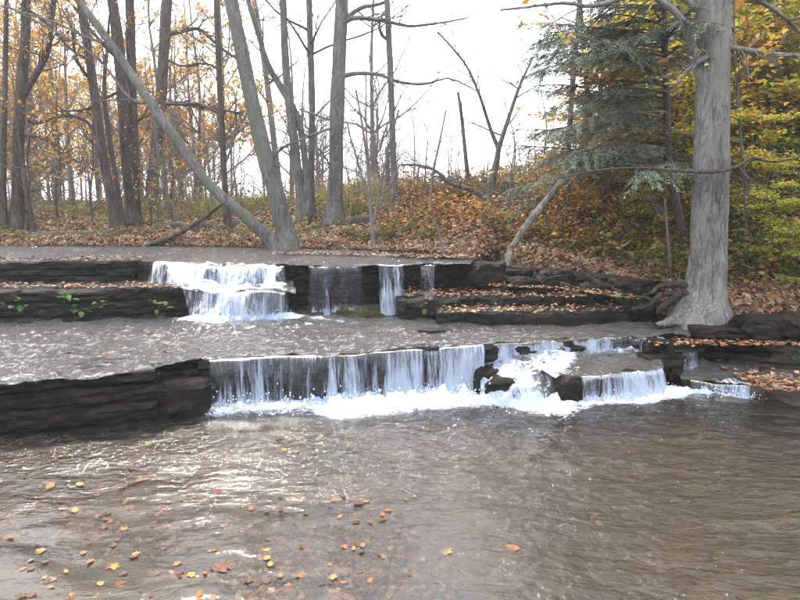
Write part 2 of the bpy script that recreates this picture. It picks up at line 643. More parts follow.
def ground(x, y, detail=True):
    x = np.asarray(x, float)
    y = np.asarray(y, float)
    a = x / np.maximum(y, 1.0)
    yt, zt, dz = (np.interp(a, TOE[:, 0], TOE[:, k]) for k in (1, 2, 3))
    yr, zr, sl = (np.interp(a, RIDGE[:, 0], RIDGE[:, k]) for k in (1, 2, 3))
    ym = np.interp(a, LIPM_A[:, 0], LIPM_A[:, 1])
    yu = np.interp(a, LIPU_A[:, 0], LIPU_A[:, 1])
    bed = -0.33 - 0.16 * sstep(-0.5, 2.2, x) - 0.06 * sstep(4.2, 5.6, y)
    bed = bed + (np.where(a < 0.15, 0.42, 0.12) - bed) * sstep(0.28, 0.4, y - ym) * (a < 0.46)
    bed = np.where(a >= 0.46, bed + (0.06 - bed) * sstep(0.5, 0.75, y - ym), bed)
    bed = np.where(a < 0.155, bed + (1.02 - bed) * sstep(0.0, 0.12, y - yu), bed)
    t = y - yt
    s = np.clip(t / np.maximum(yr - yt, 0.5), 0, 1)
    bank = zt + dz * sstep(-0.02, 0.13, t) + (zr - zt - dz) * (0.35 * s ** 0.75 + 0.65 * s) + sl * np.clip(y - yr, 0, 30)
    z = np.where(t > -0.02, bank, np.minimum(bed, zt - 0.05))
    side = sstep(6.6, 9.0, x) * sstep(9, 5, y) * 2.2 + sstep(7.8, 9.5, -x) * sstep(8, 5, y) * 1.6
    z = np.maximum(z, -0.6 + side * 1.3 * (t < -0.02))
    if detail:
        k = sstep(0.0, 0.4, t)
        z = z + k * (0.10 * fbm(x * 0.8, y * 0.8, 0, 4, 3) + 0.035 * fbm(x * 4, y * 4, 0, 3, 9)) + (1 - k) * 0.018 * fbm(x * 2.2, y * 2.2, 0, 4, 5)
    return z


def hit(u, v, y0=6.0, y1=70.0):
    """where the sight line of photo pixel u, v meets the ground"""
    Y = np.linspace(y0, y1, 3000)
    d = ray(u, v)
    t = Y / d[1]
    X, Z = d[0] * t, CAM_H + d[2] * t
    below = Z < ground(X, Y)
    i = int(np.argmax(below)) if below.any() else 900
    return np.array([X[i], Y[i], float(ground(X[i], Y[i]))])


def lines(*segs):
    out = []
    for a, b, st in segs:
        out.append(np.arange(a, b, st))
    return np.concatenate(out)


xs = lines((-260, -60, 20), (-60, -24, 3), (-24, -10, .35), (-10, 10, .075), (10, 24, .35), (24, 60, 3), (60, 261, 20))
ys = lines((-120, -20, 20), (-20, -2, 1.5), (-2, 4, .2), (4, 5.6, .1), (5.6, 12, .05), (12, 18, .12), (18, 30, .3), (30, 60, 1.5), (60, 400, 20))
X, Y = np.meshgrid(xs, ys, indexing='ij')
Zg = ground(X, Y)
tag(mk('ground', np.stack([X, Y, Zg], -1).reshape(-1, 3), grid_faces(len(xs), len(ys)), M['soil'], smooth=True), kind='structure')

# stony bed of the pool, a sheet of its own over the soil
xs2, ys2 = np.arange(-9, 9, .06), np.arange(-2.5, 6.9, .06)
X, Y = np.meshgrid(xs2, ys2, indexing='ij')
zb = -0.085 - 0.15 * sstep(-0.8, 2.0, X) - 0.05 * sstep(4.2, 5.6, Y)
zb = zb + 0.05 * np.floor(2.2 * fbm(X * 0.5 + 3, Y * 0.8, 0, 3, 21)) / 2.2 + 0.02 * fbm(X * 3, Y * 3, 0, 4, 22)
zb = np.minimum(zb, -0.03)
tag(mk('stream_bed', np.stack([X, Y, zb], -1).reshape(-1, 3), grid_faces(len(xs2), len(ys2)), M['bed'], smooth=True), kind='structure')


# ------------------------------------------------------------------ rock ledges
def rock_layer(front, z0, z1, back, seed, inset=0.0, jag=0.05, taper=0.05):
    """closed slab swept along its front edge: rough broken face, uneven top"""
    P = resample(front, step=0.03)
    n = len(P)
    T = np.gradient(P[:, :2], axis=0)
    T /= np.linalg.norm(T, axis=1)[:, None] + 1e-9
    Nf = np.stack([T[:, 1], -T[:, 0]], 1)
    Nf = np.where((Nf[:, 1] > 0)[:, None], -Nf, Nf)
    Nf = unit(Nf.mean(0))[None, :] * 0.6 + Nf * 0.4
    s = np.cumsum(np.concatenate([[0], np.linalg.norm(np.diff(P[:, :2], axis=0), axis=1)]))
    cells = np.cumsum(np.random.default_rng(seed).uniform(0.08, 0.5, 200))
    ci = np.searchsorted(cells, s)
    step = np.random.default_rng(seed + 1).uniform(-1, 1, 201)[ci]
    edge = jag * (0.55 * step + 0.8 * fbm(s * 2.2, seed * 3.1, 0, 4, seed)) - inset
    top_step = np.random.default_rng(seed + 2).uniform(-1, 1, 201)[ci]
    h = z1 - z0
    prof = [(0.02, 0.0), (0.0, 0.12), (-0.008, 0.3), (0.002, 0.48), (-0.006, 0.66), (0.004, 0.84), (0.022, 0.975), (0.06, 1.0), (0.16, 1.0)]
    kb = [0.3, 0.55, 0.8]
    rows = []
    for o, f in prof:
        j = 0.030 * fbm(s * 7, f * h * 26, seed, 3, seed + 5) + 0.010 * np.round(2 * vnoise(s * 3.5, f * h * 30, seed * 1.7, seed + 7)) / 2
        off = edge - o + (j if f < 0.98 else 0)
        zz = z0 + f * h + (0.010 * fbm(s * 3, o * 9, 0, 3, seed + 9) + 0.006 * top_step if f > 0.9 else 0)
        rows.append(np.stack([P[:, 0] + Nf[:, 0] * off, P[:, 1] + Nf[:, 1] * off, np.broadcast_to(zz, n) + (0.012 * fbm(s * 1.1, seed * 2.7, 0, 2, seed + 13) if f < 0.95 else 0)], 1))
    for k in kb:
        d = back * k
        zz = z1 + 0.016 * fbm(P[:, 0] * 2.5, P[:, 1] * 2.5 + d * 3, 0, 3, seed + 9)
        rows.append(np.stack([P[:, 0] + Nf[:, 0] * (edge - d), P[:, 1] + Nf[:, 1] * (edge - d), zz], 1))
    d = back * (1 + 0.15 * fbm(s * 1.2, 4.4, 0, 3, seed))
    rows.append(np.stack([P[:, 0] - Nf[:, 0] * d, P[:, 1] - Nf[:, 1] * d, np.full(n, z1 - 0.01)], 1))
    rows.append(np.stack([P[:, 0] - Nf[:, 0] * d, P[:, 1] - Nf[:, 1] * d, np.full(n, z0)], 1))
    A = np.stack(rows, 1)
    m = A.shape[1]
    # round the two ends off a little
    for e, q in ((0, 1), (n - 1, -1)):
        for k in range(4):
            i = e + q * k
            c = A[i].mean(0)
            f = (0.10, 0.05, 0.02, 0.0)[k]
            A[i] += (c - A[i]) * f * np.array([1, 1, 0.5])
    V = A.reshape(-1, 3)
    i = np.arange(n - 1)[:, None] * m + np.arange(m)[None, :]
    j = np.arange(n - 1)[:, None] * m + ((np.arange(m) + 1) % m)[None, :]
    F = np.stack([i, j, j + m, i + m], -1).reshape(-1, 4)
    nv = len(V)
    V = np.vstack([V, A[0].mean(0), A[-1].mean(0)])
    k = np.arange(m)
    e0 = np.stack([(k + 1) % m, k, np.full(m, nv)], 1)
    e1 = np.stack([(n - 1) * m + k, (n - 1) * m + (k + 1) % m, np.full(m, nv + 1)], 1)
    return V, [F, np.concatenate([e0, e1])]


def ledge(label, px, zref, z0, z1, back, layers, seed, mat='rock', jag=0.05, step_back=0.02, name='rock_ledge', group=None):
    """a ledge of stacked beds; px is its foot line in photo pixels on the level zref"""
    P = np.array([on_z(u, v, zref) for u, v in px])
    r = np.random.default_rng(seed)
    cuts = np.concatenate([[0], np.cumsum(r.uniform(0.6, 1.4, layers))])
    cuts = z0 + (z1 - z0) * cuts / cuts[-1]
    root = empty(name, [P[:, 0].mean(), P[:, 1].mean(), z0])
    tag(root, label, 'rock ledge', group)
    for k in range(layers):
        ins = step_back * k + r.uniform(-0.03, 0.03) * (layers > 1)
        mm = mat if isinstance(mat, str) else mat[min(k, len(mat) - 1)]
        V, F = rock_layer(P, cuts[k] + (0.002 if k else 0), cuts[k + 1] - 0.006, back - 0.03 * k, seed * 10 + k, ins, jag)
        mk('rock_layer', V, F, M[mm], root)
    return root


def ico(n=3):
    import bmesh
    bm = bmesh.new()
    bmesh.ops.create_icosphere(bm, subdivisions=n, radius=1)
    V = np.array([v.co[:] for v in bm.verts])
    F = np.array([[v.index for v in f.verts] for f in bm.faces])
    bm.free()
    return V, F


ICO3, ICO4, ICO2 = ico(3), ico(4), ico(2)


def boulder(label, c, size, seed, mat='rock', group=None, flat=0.7, name='boulder'):
    V, F = ICO4
    d = 1 + 0.35 * fbm(V[:, 0] * 1.3 + seed, V[:, 1] * 1.3, V[:, 2] * 1.3, 4, seed)
    q = V * d[:, None]
    q = np.sign(q) * np.abs(q) ** flat
    q = np.round(q * 5) / 5 * 0.35 + q * 0.65
    q = q + 0.03 * fbm(V[:, 0] * 6, V[:, 1] * 6, V[:, 2] * 9, 3, seed + 3)[:, None] * V
    o = empty(name, c)
    o2 = mk(name, np.asarray(c) + q * np.asarray(size) * 0.5, F, M[mat])
    bpy.data.objects.remove(o)
    o2["label"], o2["category"] = label, 'rock'
    if group:
        o2["group"] = group
    return o2


# lower step
ledge('long black shale ledge wall at lower left below the leafy shelf water', [(-150, 446), (0, 434), (60, 429), (120, 423), (158, 419)],
      0, -0.3, 0.478, 0.9, 5, 101, 'rock', 0.045, -0.008)
ledge('broken black ledge end with a pale lip beside the lower waterfall', [(140, 424), (170, 419), (212, 413)], 0, -0.3, 0.33, 0.7, 2, 102, 'rock', 0.06, 0.03)
ledge('dark upper block at the right end of the lower left ledge', [(146, 415), (180, 411), (206, 408)], 0, 0.3, 0.485, 0.7, 2, 103, 'rock', 0.05, 0.02)
ledge('black ledge behind the wide lower waterfall curtain', [(200, 409), (240, 405), (290, 402), (345, 402), (400, 395), (450, 391), (497, 388)],
      0, -0.3, 0.465, 0.9, 3, 104, 'rock', 0.04, 0.0)
ledge('low dark step at the back of the small right shelf', [(484, 346), (520, 345), (560, 342), (600, 339), (650, 338), (674, 344)],
      0.465, 0.05, 0.462, 0.75, 2, 105, 'rock', 0.04, 0.0)
ledge('wet ledge behind the right hand waterfall', [(556, 398), (600, 397), (640, 392), (662, 386)], 0, -0.3, 0.245, 0.85, 2, 106, 'rock', 0.04, 0.0)
ledge('square dark rock at the right end of the right waterfall', [(651, 388), (668, 387), (683, 384)], 0, -0.3, 0.33, 0.55, 2, 107, 'rock', 0.04, 0.02)
ledge('mossy brown low ledge under the far right cascade', [(682, 389), (705, 392), (730, 394), (756, 396)], 0, -0.3, 0.12, 0.55, 2, 108, 'rock_moss', 0.06, 0.05)
ledge('dark ledge block above the far right cascade', [(676, 366), (700, 363), (730, 360)], 0.13, -0.1, 0.285, 0.5, 1, 109, 'rock', 0.04)
ledge('small black block beside the pale slab on the right', [(701, 359), (716, 358), (729, 357)], 0.15, 0.0, 0.43, 0.4, 2, 110, 'rock', 0.05, 0.02)
ledge('pale brown flat slab at the right edge below the tree roots', [(730, 358), (760, 361), (800, 365), (880, 372)], 0.15, -0.1, 0.37, 0.7, 2, 111, 'rock_dry', 0.04, 0.02)
ledge('low leaf covered ledge at the right edge of the pool', [(750, 399), (775, 403), (800, 405), (890, 412)], 0, -0.3, 0.14, 1.0, 2, 112, ['rock_moss', 'rock_dry'], 0.08, 0.05)
# upper steps
ledge('thick dark ledge with ferns below the upper left block', [(-150, 327), (0, 323), (60, 322), (120, 320), (192, 316)], 0.48, 0.2, 0.875, 1.3, 5, 113, 'rock', 0.06, 0.012)
ledge('dark square edged top ledge at the far left', [(-150, 284), (0, 282), (60, 281), (132, 280)], 0.875, 0.8, 1.15, 0.9, 3, 114, 'rock', 0.05, 0.01)
ledge('small dark rock in the gap of the top left ledge', [(138, 279), (155, 279), (170, 278)], 0.875, 0.8, 1.13, 0.5, 1, 115, 'rock', 0.04)
ledge('wet step under the upper left falls', [(168, 279), (200, 281), (240, 282), (284, 283)], 0.875, 0.55, 1.11, 0.8, 2, 116, 'rock', 0.05, 0.02)
ledge('wet step under the middle falls', [(186, 313), (220, 312), (255, 312), (292, 311)], 0.48, 0.2, 0.84, 1.0, 2, 117, 'rock', 0.06, 0.03)
ledge('dark wet ledge face between the upper falls', [(280, 299), (310, 299), (345, 297), (380, 296), (415, 295)], 0.62, 0.2, 1.125, 1.1, 5, 118, 'rock', 0.05, 0.0)
ledge('black overhanging block at the right end of the top ledge', [(410, 288), (440, 287), (470, 284), (496, 279)], 0.72, 0.4, 1.16, 1.0, 2, 119, 'rock', 0.06, -0.02)
ledge('low wet apron of rock below the upper trickle', [(290, 310), (330, 311), (380, 305), (420, 302)], 0.48, 0.2, 0.60, 1.0, 1, 120, 'rock', 0.06)
ledge('thin mossy slab jutting over the middle pool', [(336, 317), (370, 318), (404, 315)], 0.48, 0.3, 0.565, 0.7, 1, 121, ['rock_moss'], 0.05)
ledge('long thin brown slab nearest the right hand middle pool', [(438, 325), (500, 325), (560, 325), (610, 324), (654, 323)], 0.48, 0.3, 0.635, 1.1, 1, 122, 'rock', 0.05)
ledge('second thin brown slab one step up on the right', [(398, 308), (450, 307), (500, 306), (560, 305), (594, 305)], 0.63, 0.45, 0.735, 1.6, 1, 123, 'rock', 0.06)
ledge('added black rock standing in for undercut shade below the leafy bank', [(478, 284), (500, 280), (520, 284), (545, 284), (580, 291), (600, 291), (625, 298), (650, 301)], .74, .5, .97, .5, 4, 126, 'rock', 0.17, -0.05)  # dark rock added where the bank undercut lies in shadow; its black stands for shade
ledge('dark undercut bank rock below the big tree roots', [(690, 336), (720, 337), (760, 336), (800, 337), (880, 342)], .44, .2, .57, .4, 3, 127, 'rock', 0.14, -0.03)
ledge('short upper slab below the leaning pale trunk', [(488, 289), (530, 291), (575, 293)], 0.735, 0.6, 0.80, 0.9, 1, 124, 'rock_dry', 0.06)

# tumbled stones of the centre cascade
for k, (u, v, z, sx, sy, sz, lb) in enumerate([
        (567, 396, .02, .36, .40, .50, 'dark wet boulder between the centre cascade and right fall'),
        (514, 352, .34, .26, .3, .2, 'small dark stone at the head of the centre cascade'),
        (500, 392, .04, .42, .4, .36, 'wet brown stone at the left foot of the centre cascade'),
        (530, 396, .0, .40, .4, .34, 'wet brown stone at the foot of the centre cascade'),
        (545, 375, .14, .36, .4, .3, 'low wet stone halfway down the centre cascade'),
        (517, 374, .14, .44, .4, .34, 'rounded wet stone in the middle of the centre cascade'),
        (486, 384, .05, .3, .4, .5, 'dark stone where the wide fall meets the centre cascade'),
        (652, 346, .38, .2, .2, .16, 'small black stone at the right end of the low step'),
        (716, 388, .04, .22, .25, .2, 'mossy stone at the left of the far right cascade'),
        (738, 392, .03, .16, .2, .18, 'small mossy stone in the far right cascade'),
        (425, 348, .47, .3, .2, .06, 'flat dark stone breaking the lip of the lower falls'),
        (432, 331, .50, .4, .2, .06, 'flat dark stone showing through the middle pool'),
        (628, 296, .78, .3, .25, .2, 'mossy rounded stone among roots left of the big tree'),
        (594, 290, .80, .35, .3, .2, 'small brown stone on the upper slab by the bank'),
        (488, 276, .92, .5, .4, .4, 'black lump of rock at the corner of the top ledge'),
        (520, 284, .84, .4, .3, .24, 'dark stone under the foot of the pale leaning trunk'),
        (556, 281, .88, .45, .35, .3, 'dark rounded stone in the undercut middle of the bank'),
        (642, 306, .70, .35, .3, .2, 'dark stone wedged against the left roots'),
        (760, 327, .56, .6, .4, .26, 'dark rounded rock right of the big tree roots'),
        (795, 325, .60, .5, .4, .3, 'black rock under the bank at the right edge')]):
    boulder(lb, on_z(u, v, z), (sx, sy, sz), 300 + k, 'rock_moss' if 'mossy' in lb else 'rock')


# ------------------------------------------------------------------ water
def ruled(front, back, nu, nv, power=1.0):
    A, B = resample(front, nu), resample(back, nu)
    t = np.linspace(0, 1, nv) ** power
    return A[:, None, :] * (1 - t)[None, :, None] + B[:, None, :] * t[None, :, None]


def px_line(pts, z):
    return np.array([on_z(u, v, z) for u, v in pts])


def seg_dist(X, Y, P):
    d = np.full(X.shape, 1e9)
    for a, b in zip(P[:-1], P[1:]):
        ab = b[:2] - a[:2]
        t = np.clip(((X - a[0]) * ab[0] + (Y - a[1]) * ab[1]) / (ab @ ab), 0, 1)
        d = np.minimum(d, np.hypot(X - a[0] - t * ab[0], Y - a[1] - t * ab[1]))
    return d


# the pool
base = px_line([(-250, 440), (0, 424), (60, 419), (120, 414), (205, 402), (240, 399), (290, 397), (345, 397), (400, 391), (450, 387), (497, 383),
                (540, 388), (600, 392), (640, 388), (668, 381), (705, 385), (756, 389), (800, 397), (1000, 415)], 0.0)
front = np.stack([np.linspace(-8.5, 8.5, 40), np.full(40, -2.5), np.zeros(40)], 1)
A, B = resample(front, 520), np.array([np.interp(np.linspace(0, 1, 520), np.linspace(0, 1, 700), resample(base, 700)[:, k]) for k in range(3)]).T
tt = np.concatenate([np.linspace(0, 0.5, 30, endpoint=False), np.linspace(0.5, 1.0, 250)])
G = A[:, None, :] * (1 - tt)[None, :, None] + B[:, None, :] * tt[None, :, None]
X, Y = G[..., 0], G[..., 1]
strong = px_line([(345, 405), (400, 399), (450, 394), (500, 392), (545, 402)], 0)
weak = px_line([(215, 410), (260, 409), (345, 405)], 0)
right = px_line([(585, 402), (640, 398), (672, 391)], 0)
right2 = px_line([(690, 393), (730, 397), (756, 399)], 0)
dS, dW, dR, dR2 = seg_dist(X, Y, strong), seg_dist(X, Y, weak), seg_dist(X, Y, right), seg_dist(X, Y, right2)
foam = np.maximum.reduce([1.0 * np.exp(-(dS / 0.50) ** 2), 0.70 * np.exp(-(dW / 0.36) ** 2), 0.90 * np.exp(-(dR / 0.26) ** 2), 0.74 * np.exp(-(dR2 / 0.16) ** 2)])
foam = np.maximum(foam, 0.43 * np.exp(-(np.minimum(dS, dR) / 1.25) ** 2))
churn = np.maximum.reduce([np.exp(-(dS / 0.30) ** 2), 0.7 * np.exp(-(dW / 0.2) ** 2), 0.6 * np.exp(-(dR / 0.15) ** 2), 0.6 * np.exp(-(dR2 / 0.15) ** 2)])
dd = np.minimum.reduce([dS, dW, dR])
rip = np.exp(-dd / 1.6)
wave = 0.016 * fbm(X * 1.3 + 0.4 * Y, Y * 2.2, 0, 3, 41) + 0.013 * fbm(X * 3.0 - Y, Y * 6.5 + X, 0, 3, 42) * (0.6 + rip)
wave = wave + 0.0055 * np.sin((dd + 0.12 * fbm(X * 2, Y * 2, 0, 2, 43)) * 26) * np.exp(-dd / 0.9)
rid = 1 - 2 * np.abs(fbm(X * 2.6 + 1.3 * Y + 0.5 * fbm(X, Y, 0, 2, 46), Y * 4.4 - 1.1 * X, 0, 3, 47))
rid2 = 1 - 2 * np.abs(fbm(X * 5.5 - 1.5 * Y, Y * 9.5, 0, 2, 48))
wave = wave + 0.007 * rid * (0.5 + rip) + 0.005 * rid2 * (0.15 + rip + 0.5 * sstep(-0.4, 0.5, fbm(X * .7, Y * .9, 0, 2, 49)))
calm = sstep(4.6, 3.4, Y + 0.5 * fbm(X * .8, Y * .8, 0, 2, 40)) * sstep(1.4, -0.2, X + 0.4 * fbm(X * .9, Y * .9, 0, 2, 39))
chop = 1 - 0.85 * calm
wave = wave * (1 - 0.55 * calm)
Zw = 0.0 + wave * 0.8 + churn * (0.028 + 0.075 * np.maximum(0, fbm(X * 9, Y * 9, 0, 4, 44)) + 0.02 * fbm(X * 30, Y * 30, 0, 2, 45))
tag(mk('pool_water', np.stack([X, Y, Zw], -1).reshape(-1, 3), grid_faces(*X.shape), M['pool'], smooth=True, attrs={'foam': foam.reshape(-1), 'chop': chop.reshape(-1)}), kind='structure')


def shelf(name, fr, bk, nu, nv, foam_lines, wave=0.021, lumps=0.05):
    G = ruled(fr, bk, nu, nv)
    tv = np.linspace(0, 1, nv)[None, :]
    G[..., 1] += (0.045 * fbm(G[:, :1, 0] * 3.0, 7.7, 0, 4, 58)) * (1 - tv) ** 6
    G[..., 2] -= 0.010 * np.clip(1 - tv / 0.02, 0, 1) ** 2
    X, Y = G[..., 0], G[..., 1]
    f = 0.30 + 0.10 * fbm(X * 1.2, Y * 2, 0, 3, 55)
    ch = np.zeros(X.shape)
    for P, amp, rad in foam_lines:
        d = seg_dist(X, Y, P)
        f = np.maximum(f, amp * np.exp(-(d / rad) ** 2))
        ch = np.maximum(ch, np.exp(-(d / rad * 1.4) ** 2))
    rid = 1 - 2 * np.abs(fbm(X * 3.2 + Y, Y * 6.0 - 1.4 * X, 0, 3, 56))
    rid2 = 1 - 2 * np.abs(fbm(X * 8, Y * 13 + X * 2, 0, 2, 57))
    Z = G[..., 2] + wave * 0.55 * rid + wave * 0.3 * rid2 + wave * fbm(X * 2.5, Y * 4, 0, 4, 51) + wave * 0.6 * fbm(X * 7 + Y * 3, Y * 9, 0, 3, 52) + ch * lumps * np.maximum(0, fbm(X * 8, Y * 8, 0, 3, 53))
    tag(mk(name, np.stack([X, Y, Z], -1).reshape(-1, 3), grid_faces(*X.shape), M['shelf'], smooth=True, attrs={'foam': f.reshape(-1), 'chop': np.ones(f.size)}), kind='structure')


mid_lip = px_line([(-160, 393), (0, 382.5), (60, 378.5), (120, 373), (165, 366), (200, 360.5), (240, 357), (290, 355), (345, 355), (400, 350), (450, 347), (484, 344),
                   (520, 343), (560, 340), (600, 337), (650, 336), (690, 334)], 0.487)
mid_back = px_line([(-160, 318), (0, 315), (60, 314), (120, 313), (192, 309), (240, 308), (290, 303), (345, 303), (400, 303), (450, 315), (500, 318), (560, 318), (610, 317),
                    (650, 316), (690, 320)], 0.487)
shelf('middle_water', mid_lip, mid_back, 520, 130, [(px_line([(192, 319), (240, 318), (292, 317)], .487), .98, .26), (px_line([(290, 318), (340, 321)], .487), .6, .2),
                                                   (px_line([(180, 330), (300, 328)], .487), .42, .5)])
up_lip = px_line([(-160, 262), (0, 261), (130, 260), (170, 262), (230, 264), (284, 264), (345, 266), (412, 264), (470, 263)], 1.143)
up_back = px_line([(-160, 243), (0, 243), (130, 244), (230, 245), (300, 246), (380, 249), (440, 253), (482, 255)], 1.143)
shelf('upper_water', up_lip, up_back, 320, 50, [(px_line([(150, 260), (230, 262), (290, 263)], 1.143), .40, .22)], 0.010, 0.0)
st_lip = px_line([(170, 279), (200, 281), (240, 282), (292, 284)], .89)
G = ruled(px_line([(184, 290), (220, 290), (255, 291), (296, 292)], .86), px_line([(168, 277), (200, 278), (240, 279), (292, 280)], .88), 90, 30)
X, Y = G[..., 0], G[..., 1]
tag(mk('step_water', np.stack([X, Y, G[..., 2] + 0.03 * fbm(X * 6, Y * 8, 0, 4, 61)], -1).reshape(-1, 3), grid_faces(90, 30), M['shelf'], smooth=True,
       attrs={'foam': np.full(X.size, 0.30), 'chop': np.ones(X.size)}), kind='structure')
int_lip = px_line([(556, 376), (600, 374), (640, 370), (664, 366)], .272)
int_back = px_line([(488, 349), (560, 345), (600, 343), (650, 342)], .345)
shelf('right_shelf_water', int_lip, int_back, 150, 60, [(px_line([(500, 352), (560, 350), (650, 348)], .34), .72, .16), (px_line([(540, 372), (560, 356)], .3), .72, .35)], 0.022)
shelf('right_step_water', px_line([(680, 378), (705, 381), (730, 383), (758, 386)], .14), px_line([(672, 357), (700, 355), (730, 353), (760, 352)], .17), 80, 40,
      [(px_line([(680, 364), (700, 364)], .15), .5, .12), (px_line([(720, 382), (756, 386)], .14), .6, .14)], 0.018)
shelf('far_right_water', px_line([(670, 352), (690, 352), (704, 351)], .305), px_line([(650, 338), (690, 337), (735, 338)], .33), 60, 30,
      [(px_line([(650, 345), (664, 346)], .31), .8, .1)], 0.012)


def fall(label, lip_px, lip_z, foot_z, dens, seed, reach=0.10, throw=0.09, lead=0.16, rag=0.1, soft=0.14):
    """a curtain of water sliding over a lip and dropping to foot_z; dens gives froth along its width"""
    P = resample(px_line(lip_px, lip_z), step=0.014)
    n = len(P)
    T = np.gradient(P[:, :2], axis=0)
    T /= np.linalg.norm(T, axis=1)[:, None]
    Nf = np.stack([T[:, 1], -T[:, 0]], 1)
    Nf = np.where((Nf[:, 1] > 0)[:, None], -Nf, Nf)
    s = np.cumsum(np.concatenate([[0], np.linalg.norm(np.diff(P[:, :2], axis=0), axis=1)]))
    H = lip_z - foot_z
    foot = foot_z + 0.0 * s
    V, uv, fo = [], [], []
    nl, nd = 5, 26
    dn = np.interp(np.linspace(0, 1, n), np.linspace(0, 1, len(dens)), dens)
    ridge = fbm(s * 6, seed, 0, 4, seed)
    thr = throw * (1 + 0.45 * fbm(s * 3.0, seed + 4, 0, 3, seed + 1))
    lipn = (0.02 + rag * 0.05) * fbm(s * 2.2, seed + 8, 0, 3, seed + 2)
    zl = rag * 0.03 * fbm(s * 3.1, seed + 12, 0, 3, seed + 5)
    for k in range(nl):
        o = -lead * (1 - k / nl)
        V.append(np.stack([P[:, 0] + Nf[:, 0] * (o + lipn), P[:, 1] + Nf[:, 1] * (o + lipn), lip_z + zl * k / nl + 0.006 * ridge], 1))
        uv.append(np.stack([s, np.full(n, o)], 1))
        fo.append(dn - 0.20 - 0.1 * (1 - k / nl))
    for k in range(nd):
        f = k / (nd - 1)
        out = thr * math.sqrt(f) + 0.022 * ridge * f + 0.012 * fbm(s * 22, f * 3, seed, 2, seed + 6) * f
        z = lip_z - (H + 0.03) * f + (zl + 0.006 * ridge) * (1 - f)
        V.append(np.stack([P[:, 0] + Nf[:, 0] * (out + lipn), P[:, 1] + Nf[:, 1] * (out + lipn), z + 0 * s], 1))
        uv.append(np.stack([s + 0.02 * f * vnoise(s * 4, seed), np.full(n, f * H)], 1))
        fo.append(dn - 0.06 + 0.16 * f + 0.14 * sstep(0.75, 1.0, f))
    A = np.stack(V, 1)
    m = A.shape[1]
    ew = min(soft, s[-1] * 0.4)
    ed = (0.1 + 0.9 * np.minimum(sstep(0, ew, s), sstep(0, ew, s[-1] - s)))[:, None] * np.ones(m)[None, :]
    for k, q in enumerate((.1, .2, .3, .38, .45, .55, .7)):
        ed[:, k] = np.minimum(ed[:, k], q + 0.5 * (dn - 0.4))
    o = mk('waterfall', A.reshape(-1, 3), grid_faces(n, m), M['fall'], smooth=True, uv=np.stack(uv, 1).reshape(-1, 2), attrs={'foam': np.stack(fo, 1).reshape(-1), 'edge': ed.reshape(-1)})
    tag(o, label, 'waterfall')
    return o


fall('wide blue white curtain of the lower waterfall over the long ledge', [(202, 361), (240, 358), (290, 356), (345, 356), (400, 351), (450, 348), (488, 345)], .480, 0.0,
     [.38, .54, .56, .38, .44, .54, .58, .58, .60, .60, .64, .72], 71)
fall('right hand waterfall of fine white strands beside the dark boulder', [(574, 377), (600, 376), (640, 371), (664, 366)], .262, 0.0, [.50, .58, .62, .66, .6], 72, throw=.08)
fall('thin low fall running along the small right step', [(488, 345), (520, 344), (560, 341), (600, 338), (652, 337)], .474, .33, [.72, .66, .55, .60, .5, .45], 73, throw=.06)
fall('narrow white drops of the small fall right of the square dark rock', [(676, 353), (690, 353), (702, 352)], .298, .15, [.5, .56, .5], 74, throw=.05)
fall('foaming little cascade at the far right pool edge', [(684, 379), (705, 382), (730, 384), (757, 387)], .132, 0.0, [.40, .42, .62, .70], 75, throw=.09)
fall('tiny white spill between stones below the big tree', [(654, 337), (661, 338), (667, 338)], .46, .33, [.7, .74, .7], 76, throw=.05)
fall('white main drop of the middle falls left of centre', [(188, 290), (220, 290), (255, 291), (296, 292)], .862, .48, [.28, .48, .56, .56, .46, .18], 77, throw=.14, rag=.9, soft=.4)
fall('uppermost white slide at the top of the falls', [(138, 262), (170, 263), (205, 265), (245, 265), (300, 267)], 1.135, .87, [.14, .34, .26, .42, .38, .26, .12], 78, throw=.18, rag=1.2, soft=.5)
fall('thin single trickle down the dark middle ledge', [(321, 267), (326, 267), (331, 267)], 1.135, .52, [.42, .52, .42], 79, throw=.05)
fall('narrow bluish fall at the right of the upper ledge', [(372, 267), (390, 266), (408, 265)], 1.135, .52, [.50, .58, .60, .48], 80, throw=.07, rag=.6, soft=.2)
fall('faint wet strands on the black block right of the upper fall', [(417, 266), (430, 265), (440, 265)], 1.162, .72, [.28, .36, .30], 81, throw=.06)

fall('sparse wet threads seeping down the dark ledge between upper falls', [(296, 267), (330, 267), (360, 267), (374, 266)], 1.128, .56, [.42, .36, .28, .34, .30, .38], 82, throw=.05, soft=.4)
